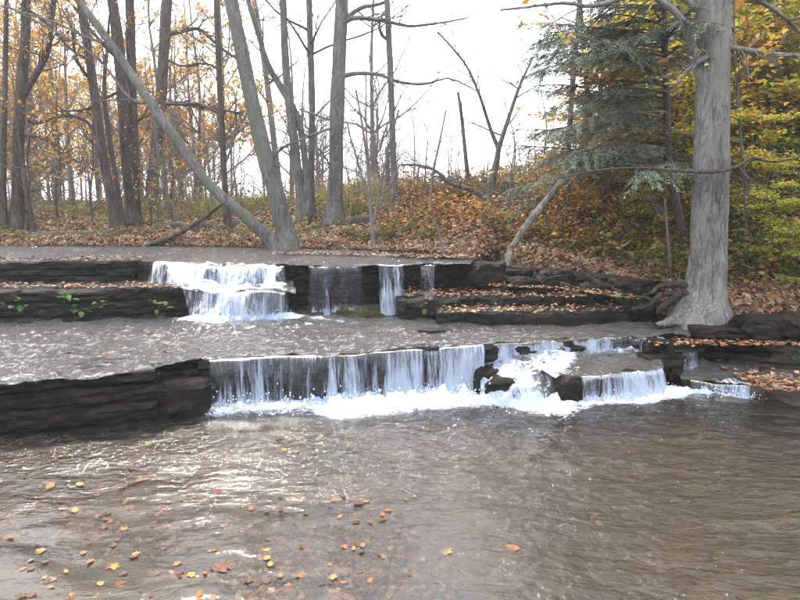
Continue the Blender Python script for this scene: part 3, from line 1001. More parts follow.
# white water tumbling over stones
def cascade(label, top_px, ztop, foot_px, zfoot, prof, seed, foam0, foam1, amp=0.045, nu=110, nw=90):
    U, W = np.linspace(0, 1, nu), np.linspace(0, 1, nw)
    A, B = resample(px_line(top_px, ztop), nu), resample(px_line(foot_px, zfoot), nu)
    G = A[:, None, :] * (1 - W)[None, :, None] + B[:, None, :] * W[None, :, None]
    X, Y = G[..., 0], G[..., 1]
    lump = fbm(X * 4.2, Y * 4.2, 0, 3, seed)
    warp = np.clip(W[None, :] + 0.10 * fbm(X * 2.4, Y * 0.8, 0, 3, seed + 7) * np.sin(np.pi * W)[None, :], 0, 1)
    Z = np.interp(warp, np.linspace(0, 1, len(prof)), prof) + amp * lump * np.sin(np.pi * np.clip(W * 1.1, 0, 1))[None, :] + 0.018 * fbm(X * 14, Y * 14, 0, 3, seed + 1)
    fo = foam0 + (foam1 - foam0) * W[None, :] - 0.30 * np.maximum(lump, 0) + 0.0 * X
    ec = np.minimum(sstep(0, .2, U), sstep(0, .2, 1 - U))[:, None] * sstep(0, .1, W)[None, :]
    uvc = np.stack([X + 0.3 * Y, 1.1 * (9 - Y) - 0.8 * Z], -1).reshape(-1, 2)
    tag(mk('waterfall', np.stack([X, Y, Z], -1).reshape(-1, 3), grid_faces(nu, nw), M['fall'], smooth=True, uv=uvc,
           attrs={'foam': fo.reshape(-1), 'edge': (0.2 + 0.8 * ec).reshape(-1)}), label, 'waterfall')


cascade('broad tumbling white cascade over stones in the centre right', [(484, 345), (520, 350), (560, 352), (575, 353)], .36, [(470, 402), (500, 406), (540, 408), (562, 404)], 0,
        [.40, .37, .33, .30, .26, .21, .15, .10, .0], 91, .54, .74)
cascade('sloping rapids of white water down the upper falls left of centre', [(150, 261), (190, 262), (240, 264), (296, 266)], 1.13, [(184, 322), (215, 324), (255, 323), (300, 320)], .48,
        [1.13, 1.125, 1.12, 1.02, .905, .885, .88, .875, .87, .865, .70, .56, .48], 93, .08, .48, .06, 150, 110)

# flying drops and froth lumps along the feet of the falls
gd = Geo()
V0, F0 = ico(1)
for P, n, hh, sp in ((strong, 900, .13, .16), (weak, 420, .14, .13), (right, 260, .08, .10), (right2, 160, .07, .08),
                     (px_line([(192, 318), (292, 317)], .487), 300, .08, .12)):
    Q = resample(P, n)
    rr = np.random.default_rng(n)
    Q = Q + np.stack([rr.normal(0, .03, n), -np.abs(rr.normal(0, sp, n)) + .03, np.abs(rr.normal(0, hh * .5, n)) + .01], 1)
    sz = rr.uniform(.0022, .0075, n) * (1 + (rr.random(n) < .08) * 1.0)
    for q, s_ in zip(Q, sz):
        gd.add(V0 * s_ * np.array([1, 1, rr.uniform(.7, 2.0)]) + q, F0)
mdrop = mat_surface('white_drops', 5, [(0.3, (0.75, 0.78, 0.82)), (0.7, (0.85, 0.87, 0.9))], 0.3, 20, 0.001, 0.5)
tag(gd.build('spray', mdrop), 'white spray drops at the feet of the falls', 'spray', kind='stuff')

# ------------------------------------------------------------------ trees
def px_tube(pts, Y, n, dY=0.0):
    """photo polyline (u, v, width px) at depth Y (drifting by dY) -> points and radii"""
    pts = np.asarray(pts, float)
    k = np.linspace(0, 1, len(pts))
    Q = np.array([np.append(at(u, v, Y + dY * t), 0.5 * w * (Y + dY * t) / FPX) for (u, v, w), t in zip(pts, k)])
    S = smooth_line(Q, n)
    return S[:, :3], np.maximum(S[:, 3], 0.0025)


def twigs(geo, p, d, L, r, level, rg, spread=0.8, lift=0.25, leaf=None, dens=1.0):
    """a crooked shoot with side shoots, drawn into geo; leaf collects points along the thin wood"""
    n = 7 if L > 1.2 else (5 if L > 0.4 else 4)
    pts = [np.asarray(p, float)]
    d = unit(d)
    for i in range(n - 1):
        d = unit(d + rg.normal(0, 0.16, 3) + np.array([0, 0, lift * 0.22]))
        pts.append(pts[-1] + d * L / (n - 1))
    P = np.array(pts)
    R = np.linspace(r, max(r * 0.3, 0.0022), n)
    geo.tube(P, R, 5 if r > 0.02 else (4 if r > 0.008 else 3))
    if leaf is not None and level <= 1:
        for _ in range(max(1, int(L * 9))):
            leaf.append(P[rg.integers(1, n)] + rg.normal(0, 0.06, 3))
    if level <= 0 or L < 0.14:
        return
    m = int((3.4 + L * 2.8) * dens * rg.uniform(0.8, 1.2))
    for i in range(m):
        t = rg.uniform(0.22, 0.98)
        k = min(int(t * (n - 1)), n - 2)
        f = t * (n - 1) - k
        q = P[k] * (1 - f) + P[k + 1] * f
        dd = unit(P[k + 1] - P[k])
        e = unit(dd + spread * unit(rg.normal(0, 1, 3)) + np.array([0, 0, lift * 0.5]))
        rr = max(0.0022, (R[k] * (1 - f) + R[k + 1] * f) * rg.uniform(0.45, 0.7))
        twigs(geo, q, e, L * rg.uniform(0.28, 0.55) * (1.15 - 0.5 * t), rr, level - 1, rg, spread, lift, leaf, dens)


def tree(name, label, pts, bark, top=9.0, limbs=(), auto=6, auto_from=3.5, seed=1, sides=12, Y=None, dY=0.0, leaf=None, group=None, flare=1.25,
         lump=0.10, twig_mat='twig', level=3, cat='tree', limb_len=2.2):
    """trunk drawn through photo points, carried on above the frame to height top; limbs are photo polylines; auto adds side limbs"""
    rg = np.random.default_rng(seed)
    b = hit(pts[0][0], pts[0][1]) if Y is None else at(pts[0][0], pts[0][1], Y)
    Yd = b[1]
    P, R = px_tube(pts, Yd, 26, dY)
    if bark == 'bark_dark' and name == 'dark_tree':
        R = R * 0.88
    R = R * np.concatenate([np.linspace(flare, 1.0, 5), np.ones(21)])
    gz = float(ground(P[0, 0], P[0, 1]))
    if top and P[-1, 2] < top:
        d = unit(P[-1] - P[-5])
        d = unit(d + np.array([0, 0, 0.35]))
        m = 14
        h = (top - P[-1, 2]) / max(d[2], 0.3)
        t = np.linspace(0, 1, m)[1:]
        wob = np.stack([0.10 * fbm(t * 3, seed, 0, 2, seed), 0.10 * fbm(t * 3, seed + 5, 0, 2, seed + 2), 0 * t], 1) * t[:, None]
        P = np.vstack([P, P[-1] + d * (t * h)[:, None] + wob * h * 0.3])
        R = np.concatenate([R, R[-1] * (1 - 0.85 * t)])
    if P[0, 2] > gz - 0.15 and cat != 'branch':
        P = np.vstack([P[0] - np.array([0, 0, max(0.2, P[0, 2] - gz + 0.2)]), P])
        R = np.concatenate([[R[0] * 1.12], R])
    root = empty(name, [P[1, 0], P[1, 1], gz])
    tag(root, label, cat, group)
    g = Geo()
    g.tube(P, R, sides, lump, seed)
    g.build('trunk', M[bark], root)
    pts_leaf = [] if leaf else None
    for lp in limbs:
        g = Geo()
        off = lp[0] if np.isscalar(lp[0]) else 0.0
        q = lp[1:] if np.isscalar(lp[0]) else lp
        Q, S = px_tube(q, Yd, 18, off)
        Q = Q + np.cumsum(rg.normal(0, 0.006, Q.shape), axis=0) * np.linspace(0, 1, 18)[:, None] ** 0.5
        g.tube(Q, S, 6)
        LL = np.linalg.norm(Q[-1] - Q[0])
        thick = max(w for _, _, w in q) > 7.5
        LT = min(max(LL, .8), 2.2)
        for i in range(int((5 + LT * 5) * (.5 if thick else 1))):
            k = rg.integers(4, 17)
            twigs(g, Q[k], unit(Q[min(k + 1, 17)] - Q[k - 1]) + rg.normal(0, 0.7, 3), LT * rg.uniform(0.14, 0.42), min(max(S[k] * 0.42, 0.0028), .022), 3, rg, leaf=pts_leaf)
        g.build('branch', M[bark], root)
    zmax = P[-1, 2]
    for i in range(int(auto * (.9 if bark == 'bark_dark' else 1.3))):
        z = rg.uniform(auto_from * (.82 if top else 1), zmax * 0.98)
        k = int(np.clip(np.searchsorted(P[:, 2], z), 1, len(P) - 1))
        az = rg.uniform(0, 2 * math.pi)
        f = (z - P[0, 2]) / (zmax - P[0, 2])
        d = np.array([math.cos(az), math.sin(az), rg.uniform(0.3, 0.9)])
        g = Geo()
        twigs(g, P[k], d, limb_len * rg.uniform(0.6, 1.2) * (1.25 - 0.7 * f), max(0.008, R[k] * rg.uniform(0.3, 0.5)), level, rg, leaf=pts_leaf, dens=0.8)
        g.build('branch', M[twig_mat], root)
    if leaf:
        C = np.array(pts_leaf) if len(pts_leaf) else np.zeros((0, 3))
        pal, n, size = leaf
        if len(C) > n:
            C = C[rg.choice(len(C), n, replace=False)]
        if len(C):
            V, F, c = leaf_cards(C, size, pal, 0.7, 0.4, seed)
            tag(mk('foliage', V, F, M['leaf'], root, col=c), kind='stuff')
    return root


ORANGE = [(.56, .27, .045), (.62, .35, .065), (.47, .19, .035), (.60, .40, .10), (.36, .15, .04)]
GOLD = [(.60, .41, .07), (.52, .38, .06), (.64, .37, .06), (.38, .34, .055)]
YGREEN = [(.42, .44, .055), (.50, .47, .06), (.32, .38, .055), (.58, .48, .06), (.52, .34, .06), (.22, .30, .05), (.36, .40, .06)]
RUST = [(.30, .10, .035), (.42, .17, .05), (.22, .075, .03), (.36, .20, .08)]
LITTER = [(.25, .115, .055), (.17, .078, .042), (.31, .15, .072), (.38, .19, .085), (.12, .06, .036), (.30, .20, .115), (.40, .28, .15), (.23, .165, .11), (.15, .115, .08)]
GREEN = [(.11, .15, .04), (.14, .19, .05), (.08, .115, .035), (.20, .22, .05), (.26, .25, .06)]

# the big tree on the right and its roots
big = tree('big_tree', 'big pale grey tree with gnarled roots on the right bank',
           [(701, 314, 54), (704, 294, 41), (707, 260, 35), (709, 220, 33.5), (711, 170, 32.5), (712, 110, 31), (713, 50, 30), (714, 0, 29), (716, -60, 28)],
           'bark_big', 11.0, seed=5, sides=28, flare=1.18, lump=0.11,
           limbs=[[-.3, (705, 96, 11), (699, 72, 9), (693, 45, 8), (685, 22, 7), (672, 4, 6), (650, -14, 5)],
                  [-.5, (722, 50, 6), (728, 47, 6), (745, 50, 5), (770, 53, 4.5), (800, 55, 4), (840, 50, 3)],
                  [-.6, (716, 52, 5), (702, 60, 5), (690, 70, 4), (678, 84, 2)],
                  [.4, (706, 20, 8), (690, 2, 7), (665, -8, 6), (630, -4, 5), (590, 8, 4), (560, 6, 3), (500, 12, 2)],
                  [.4, (720, 12, 6), (740, -6, 5), (770, 6, 4), (800, 30, 3), (815, 60, 2)]],
           auto=9, auto_from=5.2, limb_len=3.0, leaf=(GOLD + ORANGE, 2600, .10))
YB = float(np.array(big.location)[1])
for k, (q, dy) in enumerate([([(698, 296, 22), (690, 306, 17), (678, 313, 12), (664, 317, 8), (650, 320, 5)], -.25),
                             ([(702, 306, 20), (694, 316, 15), (682, 322, 11), (668, 323, 9), (658, 326, 5)], -.45),
                             ([(712, 300, 22), (720, 314, 17), (730, 322, 13), (742, 327, 10), (756, 331, 5)], -.35),
                             ([(706, 300, 20), (704, 316, 16), (706, 326, 11), (712, 331, 7)], -.5),
                             ([(716, 296, 18), (728, 306, 12), (746, 312, 9), (770, 318, 6), (795, 322, 4)], .1),
                             ([(694, 288, 16), (682, 294, 13), (672, 300, 11), (664, 309, 8), (661, 316, 6)], -.1),
                             ([(690, 284, 12), (676, 282, 11), (662, 284, 10), (650, 290, 7), (640, 292, 5)], .25),
                             ([(682, 292, 10), (668, 291, 9), (656, 296, 8), (646, 303, 6), (636, 305, 4)], .0),
                             ([(676, 300, 8), (664, 303, 8), (652, 301, 7), (640, 297, 5), (622, 299, 4)], .05),
                             ([(722, 318, 12), (740, 320, 11), (764, 327, 10), (790, 329, 9), (830, 330, 8)], -.25)]):
    g = Geo()
    Q, S = px_tube(q, YB - .02, 22, dy)
    wob = np.cumsum(np.random.default_rng(k + 90).normal(0, 0.006, Q.shape), axis=0)
    g.tube(Q + wob + np.array([0, 0, -.03]), S * (.8 if k < 3 else .56), 12, 0.45, 40 + k)
    g.build('root', M['bark_big'] if k < 3 else M['root'], big)

# main trees of the middle and the left bank
tree('grey_tree', 'stout grey tree leaning left beside the stream at the falls head',
     [(289, 249, 20), (284, 226, 18), (276, 195, 17), (266, 160, 16), (256, 120, 15), (245, 68, 13.5), (231, 0, 12), (224, -40, 11)], 'bark_grey', 12, seed=21, auto=7, auto_from=6,
     limbs=[[.5, (268, 168, 3), (280, 150, 3), (300, 140, 2.5), (330, 128, 2)]])
tree('leaning_trunk', 'long fallen trunk leaning diagonally across the left trees',
     [(280, 250, 16), (266, 236, 13), (240, 212, 11), (208, 183, 10), (180, 145, 9.5), (154, 108, 9), (112, 46, 8), (78, 0, 7), (45, -45, 6)], 'bark_grey', 0, seed=22, auto=2, auto_from=5.5,
     limbs=[[.3, (150, 102, 4), (130, 98, 3), (100, 60, 2.5), (60, 35, 2), (5, 8, 1.5)], [.4, (110, 44, 3), (90, 38, 2.5), (50, 20, 2), (0, 6, 1.5)]])
tree('grey_tree', 'straight thick grey trunk in the middle with two long right limbs',
     [(334, 223, 20), (335, 200, 16), (336, 160, 14.5), (337, 110, 14), (339, 60, 13), (342, 0, 12), (345, -40, 11)], 'bark_grey', 12, seed=23, auto=7, auto_from=5.8,
     limbs=[[-.4, (343, 76, 5), (358, 73, 4), (380, 74, 3.4), (400, 82, 2.8), (425, 84, 2.2), (450, 78, 1.6), (480, 92, 1.2)],
            [-.4, (344, 22, 5.5), (356, 18, 4.5), (380, 20, 3.5), (410, 25, 2.8), (440, 22, 2), (470, 16, 1.2)],
            [.3, (346, 18, 5), (362, 8, 4), (382, 4, 3), (400, -6, 2)],
            [.2, (338, 120, 2.5), (325, 118, 2), (300, 108, 1.5)],
            [-.2, (336, 180, 2.5), (326, 160, 2), (318, 150, 1.5)]])
tree('slender_tree', 'thin straight trunk to the right of the thick middle trunk',
     [(396, 211, 8), (394, 180, 6.5), (392, 120, 6), (390, 60, 6), (387, 0, 5.5), (385, -40, 5)], 'bark_grey', 9, seed=24, auto=5, auto_from=5.5,
     limbs=[[-.3, (389, 40, 3), (382, 36, 3), (379, 26, 2.5), (381, 20, 2)]])
tree('tree_stump', 'short broken grey stub standing beside the thin middle trunk', [(389, 200, 5), (388, 175, 4.5), (387, 147, 4)], 'bark_grey', 0, seed=25, auto=0)
tree('slender_tree', 'thin straight trunk just left of the thick middle trunk', [(311, 214, 8), (311, 170, 6.5), (312, 100, 6), (310, 40, 6), (309, 0, 5.5)], 'bark_grey', 10, seed=26, auto=5, auto_from=5.5)
tree('forked_tree', 'forked grey tree with a crooked left stem right of the leaning tree',
     [(304, 220, 14), (300, 190, 9), (294, 140, 8.5), (288, 95, 8), (285, 50, 7), (283, 0, 6.5)], 'bark_grey', 11, seed=27, auto=5, auto_from=5.5,
     limbs=[[.2, (308, 216, 10), (305, 160, 7), (299, 120, 7), (284, 90, 7), (270, 66, 6), (258, 30, 5), (249, 0, 5), (240, -40, 4)]])
tree('slender_tree', 'thin trunk rising just behind the leaning grey tree', [(281, 200, 7), (276, 160, 6), (268, 90, 5.5), (261, 40, 5), (254, 0, 5)], 'bark_grey', 10, seed=28, auto=5, auto_from=5.5)
tree('slender_tree', 'slender dark trunk left of the leaning grey tree', [(229, 234, 9), (225, 190, 6), (221, 110, 5.5), (218, 50, 5), (216, 0, 4.5)], 'bark_dark', 9, seed=29, auto=5, auto_from=4,
     limbs=[[.4, (222, 115, 3), (200, 104, 3), (180, 104, 2.5), (165, 103, 2)], [.3, (219, 70, 2.5), (205, 64, 2), (185, 68, 2), (170, 62, 1.5)]])
tree('dark_tree', 'thick dark trunk standing right of the twin trunks at left', [(150, 212, 16), (153, 187, 13), (158, 130, 12.5), (162, 80, 12), (165, 30, 11.5), (167, 0, 11)], 'bark_dark', 13,
     seed=30, auto=8, auto_from=4.6, leaf=(ORANGE, 1000, .08), limbs=[[-.3, (164, 35, 5), (180, 32, 4), (200, 30, 3.5), (220, 48, 3), (240, 62, 2)], [-.3, (160, 105, 4), (180, 103, 3.5), (210, 108, 3), (242, 115, 2)]])
twin = tree('dark_tree', 'twin dark trunks joined low on the left bank', [(133, 224, 20), (131, 200, 15), (127, 150, 14), (124, 110, 13), (119, 50, 12), (112, 0, 11)], 'bark_dark', 13,
     seed=31, auto=7, auto_from=4.4, leaf=(ORANGE, 1700, .08),
     limbs=[[.3, (134, 215, 14), (134, 170, 11), (133, 110, 9.5), (132, 50, 9), (131, 0, 8.5), (130, -50, 7)], [-.5, (124, 90, 4), (105, 98, 3), (85, 110, 2.5), (60, 112, 2)]])
tree('dark_tree', 'dark leaning trunk left of the twin trunks', [(117, 236, 15), (112, 205, 11), (102, 150, 10), (95, 100, 9.5), (88, 50, 9), (81, 5, 8.5), (78, -20, 8)], 'bark_dark', 11,
     seed=32, auto=7, auto_from=4, leaf=(ORANGE, 1700, .08), limbs=[[-.4, (103, 145, 4), (85, 120, 4), (62, 115, 3.5), (40, 122, 3), (25, 120, 2.5)], [-.2, (90, 60, 4), (70, 50, 3), (45, 25, 2.5), (20, 8, 2)]])
tree('slender_tree', 'thin dark stem between the leaning trunk and twin trunks', [(122, 228, 7), (116, 180, 5), (108, 130, 4.5), (104, 90, 4), (108, 40, 3)], 'bark_dark', 6, seed=33, auto=4, auto_from=3, leaf=(ORANGE, 1000, .08))
tree('dark_tree', 'dark trunk with a forked right limb near the left edge', [(17, 228, 17), (18, 190, 12.5), (19, 130, 11.5), (22, 80, 11), (25, 40, 10), (26, 0, 9.5)], 'bark_dark', 12,
     seed=34, auto=8, auto_from=3.6, leaf=(ORANGE, 1400, .08), limbs=[[-.3, (24, 95, 6), (36, 75, 6), (46, 58, 5), (52, 30, 4.5), (55, 0, 4)], [-.5, (24, 135, 3.5), (40, 138, 3), (60, 148, 2.5), (80, 165, 2)]])
tree('dark_tree', 'dark trunk cut by the left edge of the picture', [(2, 228, 11), (3, 180, 7), (4, 130, 6), (5, 80, 5.5), (6, 30, 5)], 'bark_dark', 9, seed=35, auto=5, auto_from=3, leaf=(ORANGE, 1000, .08))
tree('slender_tree', 'thin dark stems leaning at the foot of the left edge trunk', [(34, 232, 6), (29, 205, 4.5), (24, 170, 4), (20, 140, 3)], 'bark_dark', 4.5, seed=36, auto=4, auto_from=2.5, leaf=(ORANGE, 200, .07),
     limbs=[[.1, (27, 230, 5), (28, 205, 4), (25, 180, 3)]])
tree('crooked_tree', 'small crooked dark tree forking wide on the middle ridge',
     [(491, 203, 13), (491, 192, 9), (493, 178, 7.5), (497, 160, 6), (499, 148, 5), (508, 120, 4), (520, 85, 3), (533, 58, 1.4)], 'bark_grey', 0, seed=37, auto=8, auto_from=2.9, limb_len=1.3,
     limbs=[[.2, (499, 150, 4.5), (490, 128, 3.5), (480, 98, 2.8), (468, 70, 2.2), (452, 48, 2), (436, 32, 1.5)], [-.3, (486, 198, 5), (470, 189, 4.5), (450, 182, 4), (438, 170, 3), (420, 164, 2.5), (400, 164, 1.5)]])
tree('slender_tree', 'thin bare pole left of the crooked tree on the ridge', [(469, 188, 5), (466, 160, 4), (462, 120, 3.5), (458, 92, 2.5)], 'bark_grey', 0, seed=38, auto=2, auto_from=3.2, limb_len=.8)
tree('leaning_trunk', 'smooth pale trunk leaning right from the undercut bank', [(509, 254, 7), (515, 244, 7), (525, 228, 7), (545, 202, 6.5), (568, 174, 6), (590, 148, 5), (606, 118, 4)], 'bark_pale', 0, seed=39, auto=1, auto_from=3, dY=.6, limb_len=1)
tree('slender_tree', 'slim upright stem passing behind the hemlock boughs', [(566, 222, 6), (567, 190, 5), (569, 140, 5), (573, 80, 5), (578, 20, 4.5), (580, -10, 4)], 'bark_grey', 7, seed=40, auto=3, auto_from=4.4)
tree('slender_tree', 'thin sapling stem right of the big tree', [(746, 236, 4), (745, 190, 3), (740, 130, 3), (736, 80, 2.5)], 'bark_grey', 5.5, seed=41, auto=5, auto_from=2.4, limb_len=1.0, leaf=(YGREEN, 300, .08))
tree('young_sapling', 'bare multi stemmed sapling between the two middle trunks', [(374, 246, 4.5), (371, 215, 3.5), (368, 170, 3), (363, 130, 2.5), (356, 90, 2)], 'twig_pale', 0, sides=6, seed=42, auto=5, auto_from=2.2, limb_len=.9,
     limbs=[[.1, (373, 225, 3), (380, 190, 2.5), (388, 150, 2.5), (398, 110, 2)], [.2, (371, 205, 3), (360, 170, 2.5), (350, 140, 2), (345, 120, 1.5)], [.1, (374, 215, 3), (384, 195, 2), (397, 170, 1.5)]], twig_mat='twig_pale')
tree('young_sapling', 'thin pale stick leaning on the bank above the upper ledge', [(447, 268, 3), (443, 250, 2.5), (439, 232, 2), (434, 218, 1.5)], 'twig_pale', 0, sides=6, seed=43, auto=0)
tree('young_sapling', 'wispy bare sapling on the bank left of the crooked tree', [(430, 216, 3), (432, 180, 2.5), (440, 140, 2), (446, 110, 1.5)], 'twig_pale', 0, sides=6, seed=44, auto=4, auto_from=2.3, limb_len=.9, twig_mat='twig_pale')
tree('young_sapling', 'thin forked sapling stems left of the big tree foot', [(672, 276, 3.5), (668, 240, 2.5), (666, 215, 2), (664, 196, 1.5)], 'twig_pale', 0, sides=6, seed=45, auto=3, auto_from=1.6, limb_len=.6, twig_mat='twig_pale')

# hemlock: dark drooping sprays left of the big tree
hb = hit(684, 250)
hem = tree('hemlock_tree', 'young evergreen hemlock with drooping blue green boughs left of the big tree',
           [(685, 250, 10), (681, 225, 9), (673, 190, 8.5), (668, 160, 8), (667, 110, 7), (665, 60, 6), (664, 10, 5), (663, -30, 4)], 'bark_dark', 8.2, seed=50, auto=0, sides=10, flare=1.2)
rg = np.random.default_rng(51)
needle_pal = [(.17, .22, .15), (.20, .255, .175), (.14, .18, .135), (.23, .28, .185), (.26, .29, .22)]
TP = px_tube([(681, 225, 9), (673, 190, 8.5), (668, 160, 8), (667, 110, 7), (665, 60, 6), (664, 10, 5), (660, -80, 3)], hb[1], 60)[0]


def bough(root, start, d, L, droop, rg):
    n = 12
    t = np.linspace(0, 1, n)
    side = unit(np.cross(d, [0, 0, 1]))
    P = start + np.outer(t * L, d) + np.outer(-droop * L * t ** 1.8 + 0.12 * L * t, [0, 0, 1]) + np.outer(0.06 * L * fbm(t * 2, rg.uniform(0, 50), 0, 2, 5), side)
    g = Geo()
    g.tube(P, np.linspace(0.016, 0.003, n) * (0.6 + 0.3 * L), 5)
    cs, ds, ls = [], [], []
    m = int(L * 30)
    for i in range(m):
        f = rg.uniform(0.18, 1.0)
        k = min(int(f * (n - 1)), n - 2)
        q = P[k] + (P[k + 1] - P[k]) * (f * (n - 1) - k)
        s = 1 if i % 2 else -1
        e = unit(unit(P[k + 1] - P[k]) * rg.uniform(0.4, 0.9) + side * s * rg.uniform(0.5, 1.0) + np.array([0, 0, rg.uniform(-0.55, 0.05)]))
        l = L * rg.uniform(0.14, 0.34) * (1.15 - 0.75 * f)
        tt = np.linspace(0, 1, 4)
        W = q + np.outer(tt * l, e) + np.outer(-0.25 * l * tt ** 2, [0, 0, 1])
        g.tube(W, np.linspace(0.004, 0.0016, 4), 3)
        nn = int(l * 120)
        a = rg.random(nn)
        cs.append(q + np.outer(a * l, e) + np.outer(-0.25 * l * a ** 2, [0, 0, 1]))
        ds.append(np.tile(e, (nn, 1)))
    g.build('branch', M['twig_pale'] if rg.random() < .35 else M['bark_dark'], root)
    C, D = np.concatenate(cs), np.concatenate(ds)
    k = len(C)
    S = np.cross(D, [0, 0, 1.0])
    S /= np.linalg.norm(S, axis=1)[:, None] + 1e-9
    sg = rg.choice([-1, 1], k)[:, None]
    N = D * rg.uniform(.35, .9, (k, 1)) + S * sg + np.stack([rg.normal(0, .15, k), rg.normal(0, .15, k), rg.normal(-.15, .3, k)], 1)
    N /= np.linalg.norm(N, axis=1)[:, None]
    ln = rg.uniform(.022, .045, (k, 1))
    B = np.cross(N, np.cross(D, S))
    B /= np.linalg.norm(B, axis=1)[:, None] + 1e-9
    w = 0.0055
    V = np.stack([C - B * w, C + N * ln - B * w * .6, C + N * ln + B * w * .6, C + B * w], 1).reshape(-1, 3)
    i = np.arange(k) * 4
    pal = np.array(needle_pal)[rg.integers(0, len(needle_pal), k)] * rg.uniform(.8, 1.2)
    return V, np.stack([i, i + 1, i + 2, i + 3], 1), np.repeat(pal, 4, axis=0)


spec = []
for k in range(84):
    f = rg.random() ** 0.9
    p = TP[int(18 + f * (len(TP) - 20))]
    az = math.radians(rg.choice([rg.uniform(150, 235), rg.uniform(225, 262), rg.uniform(20, 80), rg.uniform(90, 150)], p=[.62, .16, .10, .12]))
    L = rg.uniform(1.0, 2.15) * (1.08 - 0.35 * f)
    if -0.8 < az < 1.1:
        L *= 0.5
    spec.append((p, np.array([math.cos(az), math.sin(az), rg.uniform(-.05, .25)]), L))
for p, d, L in spec:
    V, F, c = bough(hem, p, unit(d), L, rg.uniform(.12, .36), rg)
    mk('foliage', V, F, M['needle'], hem, col=c)

# second, thinner hemlock whose tips show against the sky
h2 = hit(598, 205)
hem2 = tree('hemlock_tree', 'thin young hemlock whose wispy tips hang against the sky', [(598, 205, 6), (592, 150, 5.5), (588, 100, 5), (584, 50, 4), (582, 20, 3), (580, -10, 2)], 'bark_dark', 6.6, seed=52, auto=0, sides=8)
TP2 = px_tube([(592, 150, 5.5), (588, 100, 5), (584, 50, 4), (582, 20, 3)], h2[1], 40)[0]
for k in range(40):
    f = rg.random()
    az = math.radians(rg.choice([rg.uniform(140, 240), rg.uniform(0, 360)], p=[.7, .3]))
    V, F, c = bough(hem2, TP2[int(f * 39)], unit(np.array([math.cos(az), math.sin(az), rg.uniform(0, .3)])), rg.uniform(.7, 1.5) * (1.1 - .4 * f), rg.uniform(.2, .45), rg)
    mk('foliage', V, F, M['needle'], hem2, col=c)

# thin dead branch crossing level in front of the big tree
bd = tree('dead_branch', 'thin dead branch hanging level across the big tree trunk',
          [(560, 178, 1.5), (600, 170, 2), (640, 168, 2.5), (680, 171, 3), (715, 172, 3.5), (738, 166, 4), (752, 158, 3), (775, 162, 2), (810, 155, 1.5)], 'bark_dark', 0, seed=53, auto=0, Y=YB - .42, flare=1,
          cat='branch', limbs=[[.1, (738, 166, 3), (744, 178, 2.5), (750, 190, 2)], [.1, (660, 170, 2), (640, 160, 1.5), (610, 150, 1)]])

# ------------------------------------------------------------------ leaf litter, undergrowth
def scatter(n, u0, u1, t0, t1, seed, power=1.6):
    """points on the banks: column u in photo pixels, t metres behind the foot of the bank"""
    r = np.random.default_rng(seed)
    a = (r.uniform(u0, u1, n) - 400) / FPX * 1.01
    yt = np.interp(a, TOE[:, 0], TOE[:, 1])
    y = yt + t0 + (t1 - t0) * r.random(n) ** power
    x = a * y
    return x, y, ground(x, y)


def slope_normals(x, y, jitter, r):
    e = 0.05
    gx = (ground(x + e, y) - ground(x - e, y)) / (2 * e)
    gy = (ground(x, y + e) - ground(x, y - e)) / (2 * e)
    N = np.stack([-gx, -gy, np.ones_like(gx)], 1)
    N /= np.linalg.norm(N, axis=1)[:, None]
    return N + r.normal(0, jitter, N.shape)


r4 = np.random.default_rng(77)
x, y, z = scatter(60000, -60, 860, 0.03, 8.5, 401)
V, F, c = leaf_cards(np.stack([x, y, z + r4.uniform(.005, .05, len(x))], 1), .080, LITTER, seed=402, N=slope_normals(x, y, .38, r4), stretch=.72)
tag(mk('leaf_litter', V, F, M['litter'], col=c), 'red brown fallen leaves covering the bank', 'leaf litter', kind='stuff')
x, y, z = scatter(9000, -60, 560, 7.0, 22, 403, 1.2)
V, F, c = leaf_cards(np.stack([x, y, z + .02], 1), .14, LITTER, seed=404, N=slope_normals(x, y, .3, r4), stretch=.7)
tag(mk('leaf_litter', V, F, M['litter'], col=c), 'fallen leaves on the flat ground behind the left bank', 'leaf litter', kind='stuff')


x, y, z = scatter(16000, 585, 900, 6.0, 19, 405, 1.0)
V, F, c = leaf_cards(np.stack([x, y, z + .03], 1), .13, LITTER + GOLD + ORANGE[:2], seed=406, N=slope_normals(x, y, .4, r4), stretch=.75)
tag(mk('leaf_litter', V, F, M['litter'], col=c), 'golden and brown fallen leaves over the right hillside', 'leaf litter', kind='stuff')


def low_plants(n, u0, u1, t0, t1, seed, pal, size, hmax, lpp, label, power=1.3, patch=0.0):
    r = np.random.default_rng(seed)
    x, y, z = scatter(n, u0, u1, t0, t1, seed, power)
    if patch is not None:
        keep = fbm(x * .9, y * .9, 0, 3, seed) > patch
        x, y, z = x[keep], y[keep], z[keep]
    n = len(x)
    h = hmax * r.uniform(.3, 1.0, n)
    g = Geo()
    C = []
    i = np.repeat(np.arange(n), lpp)
    m = len(i)
    f = r.uniform(.35, 1.0, m)
    spread = h[i] * .75
    C = np.stack([x[i] + r.normal(0, 1, m) * spread * .6, y[i] + r.normal(0, 1, m) * spread * .6, z[i] + h[i] * f], 1)
    V, F, c = leaf_cards(C, size, pal, .5, .3, seed + 1, stretch=.66)
    # stems
    S = np.stack([x, y, z - .02], 1)
    T = S + np.stack([r.normal(0, .05, n), r.normal(0, .05, n), h + .02], 1)
    w = .0035
    o = np.array([w, 0, 0])
    SV = np.stack([S - o, S + o, T + o * .5, T - o * .5], 1).reshape(-1, 3)
    k = np.arange(n) * 4 + len(V)
    SF = np.stack([k, k + 1, k + 2, k + 3], 1)
    V = np.vstack([V, SV])
    c = np.vstack([c, np.tile([.07, .05, .03], (len(SV), 1))])
    tag(mk('undergrowth', V, [SF, F], M['leaf'], col=c), label, 'undergrowth', kind='stuff')


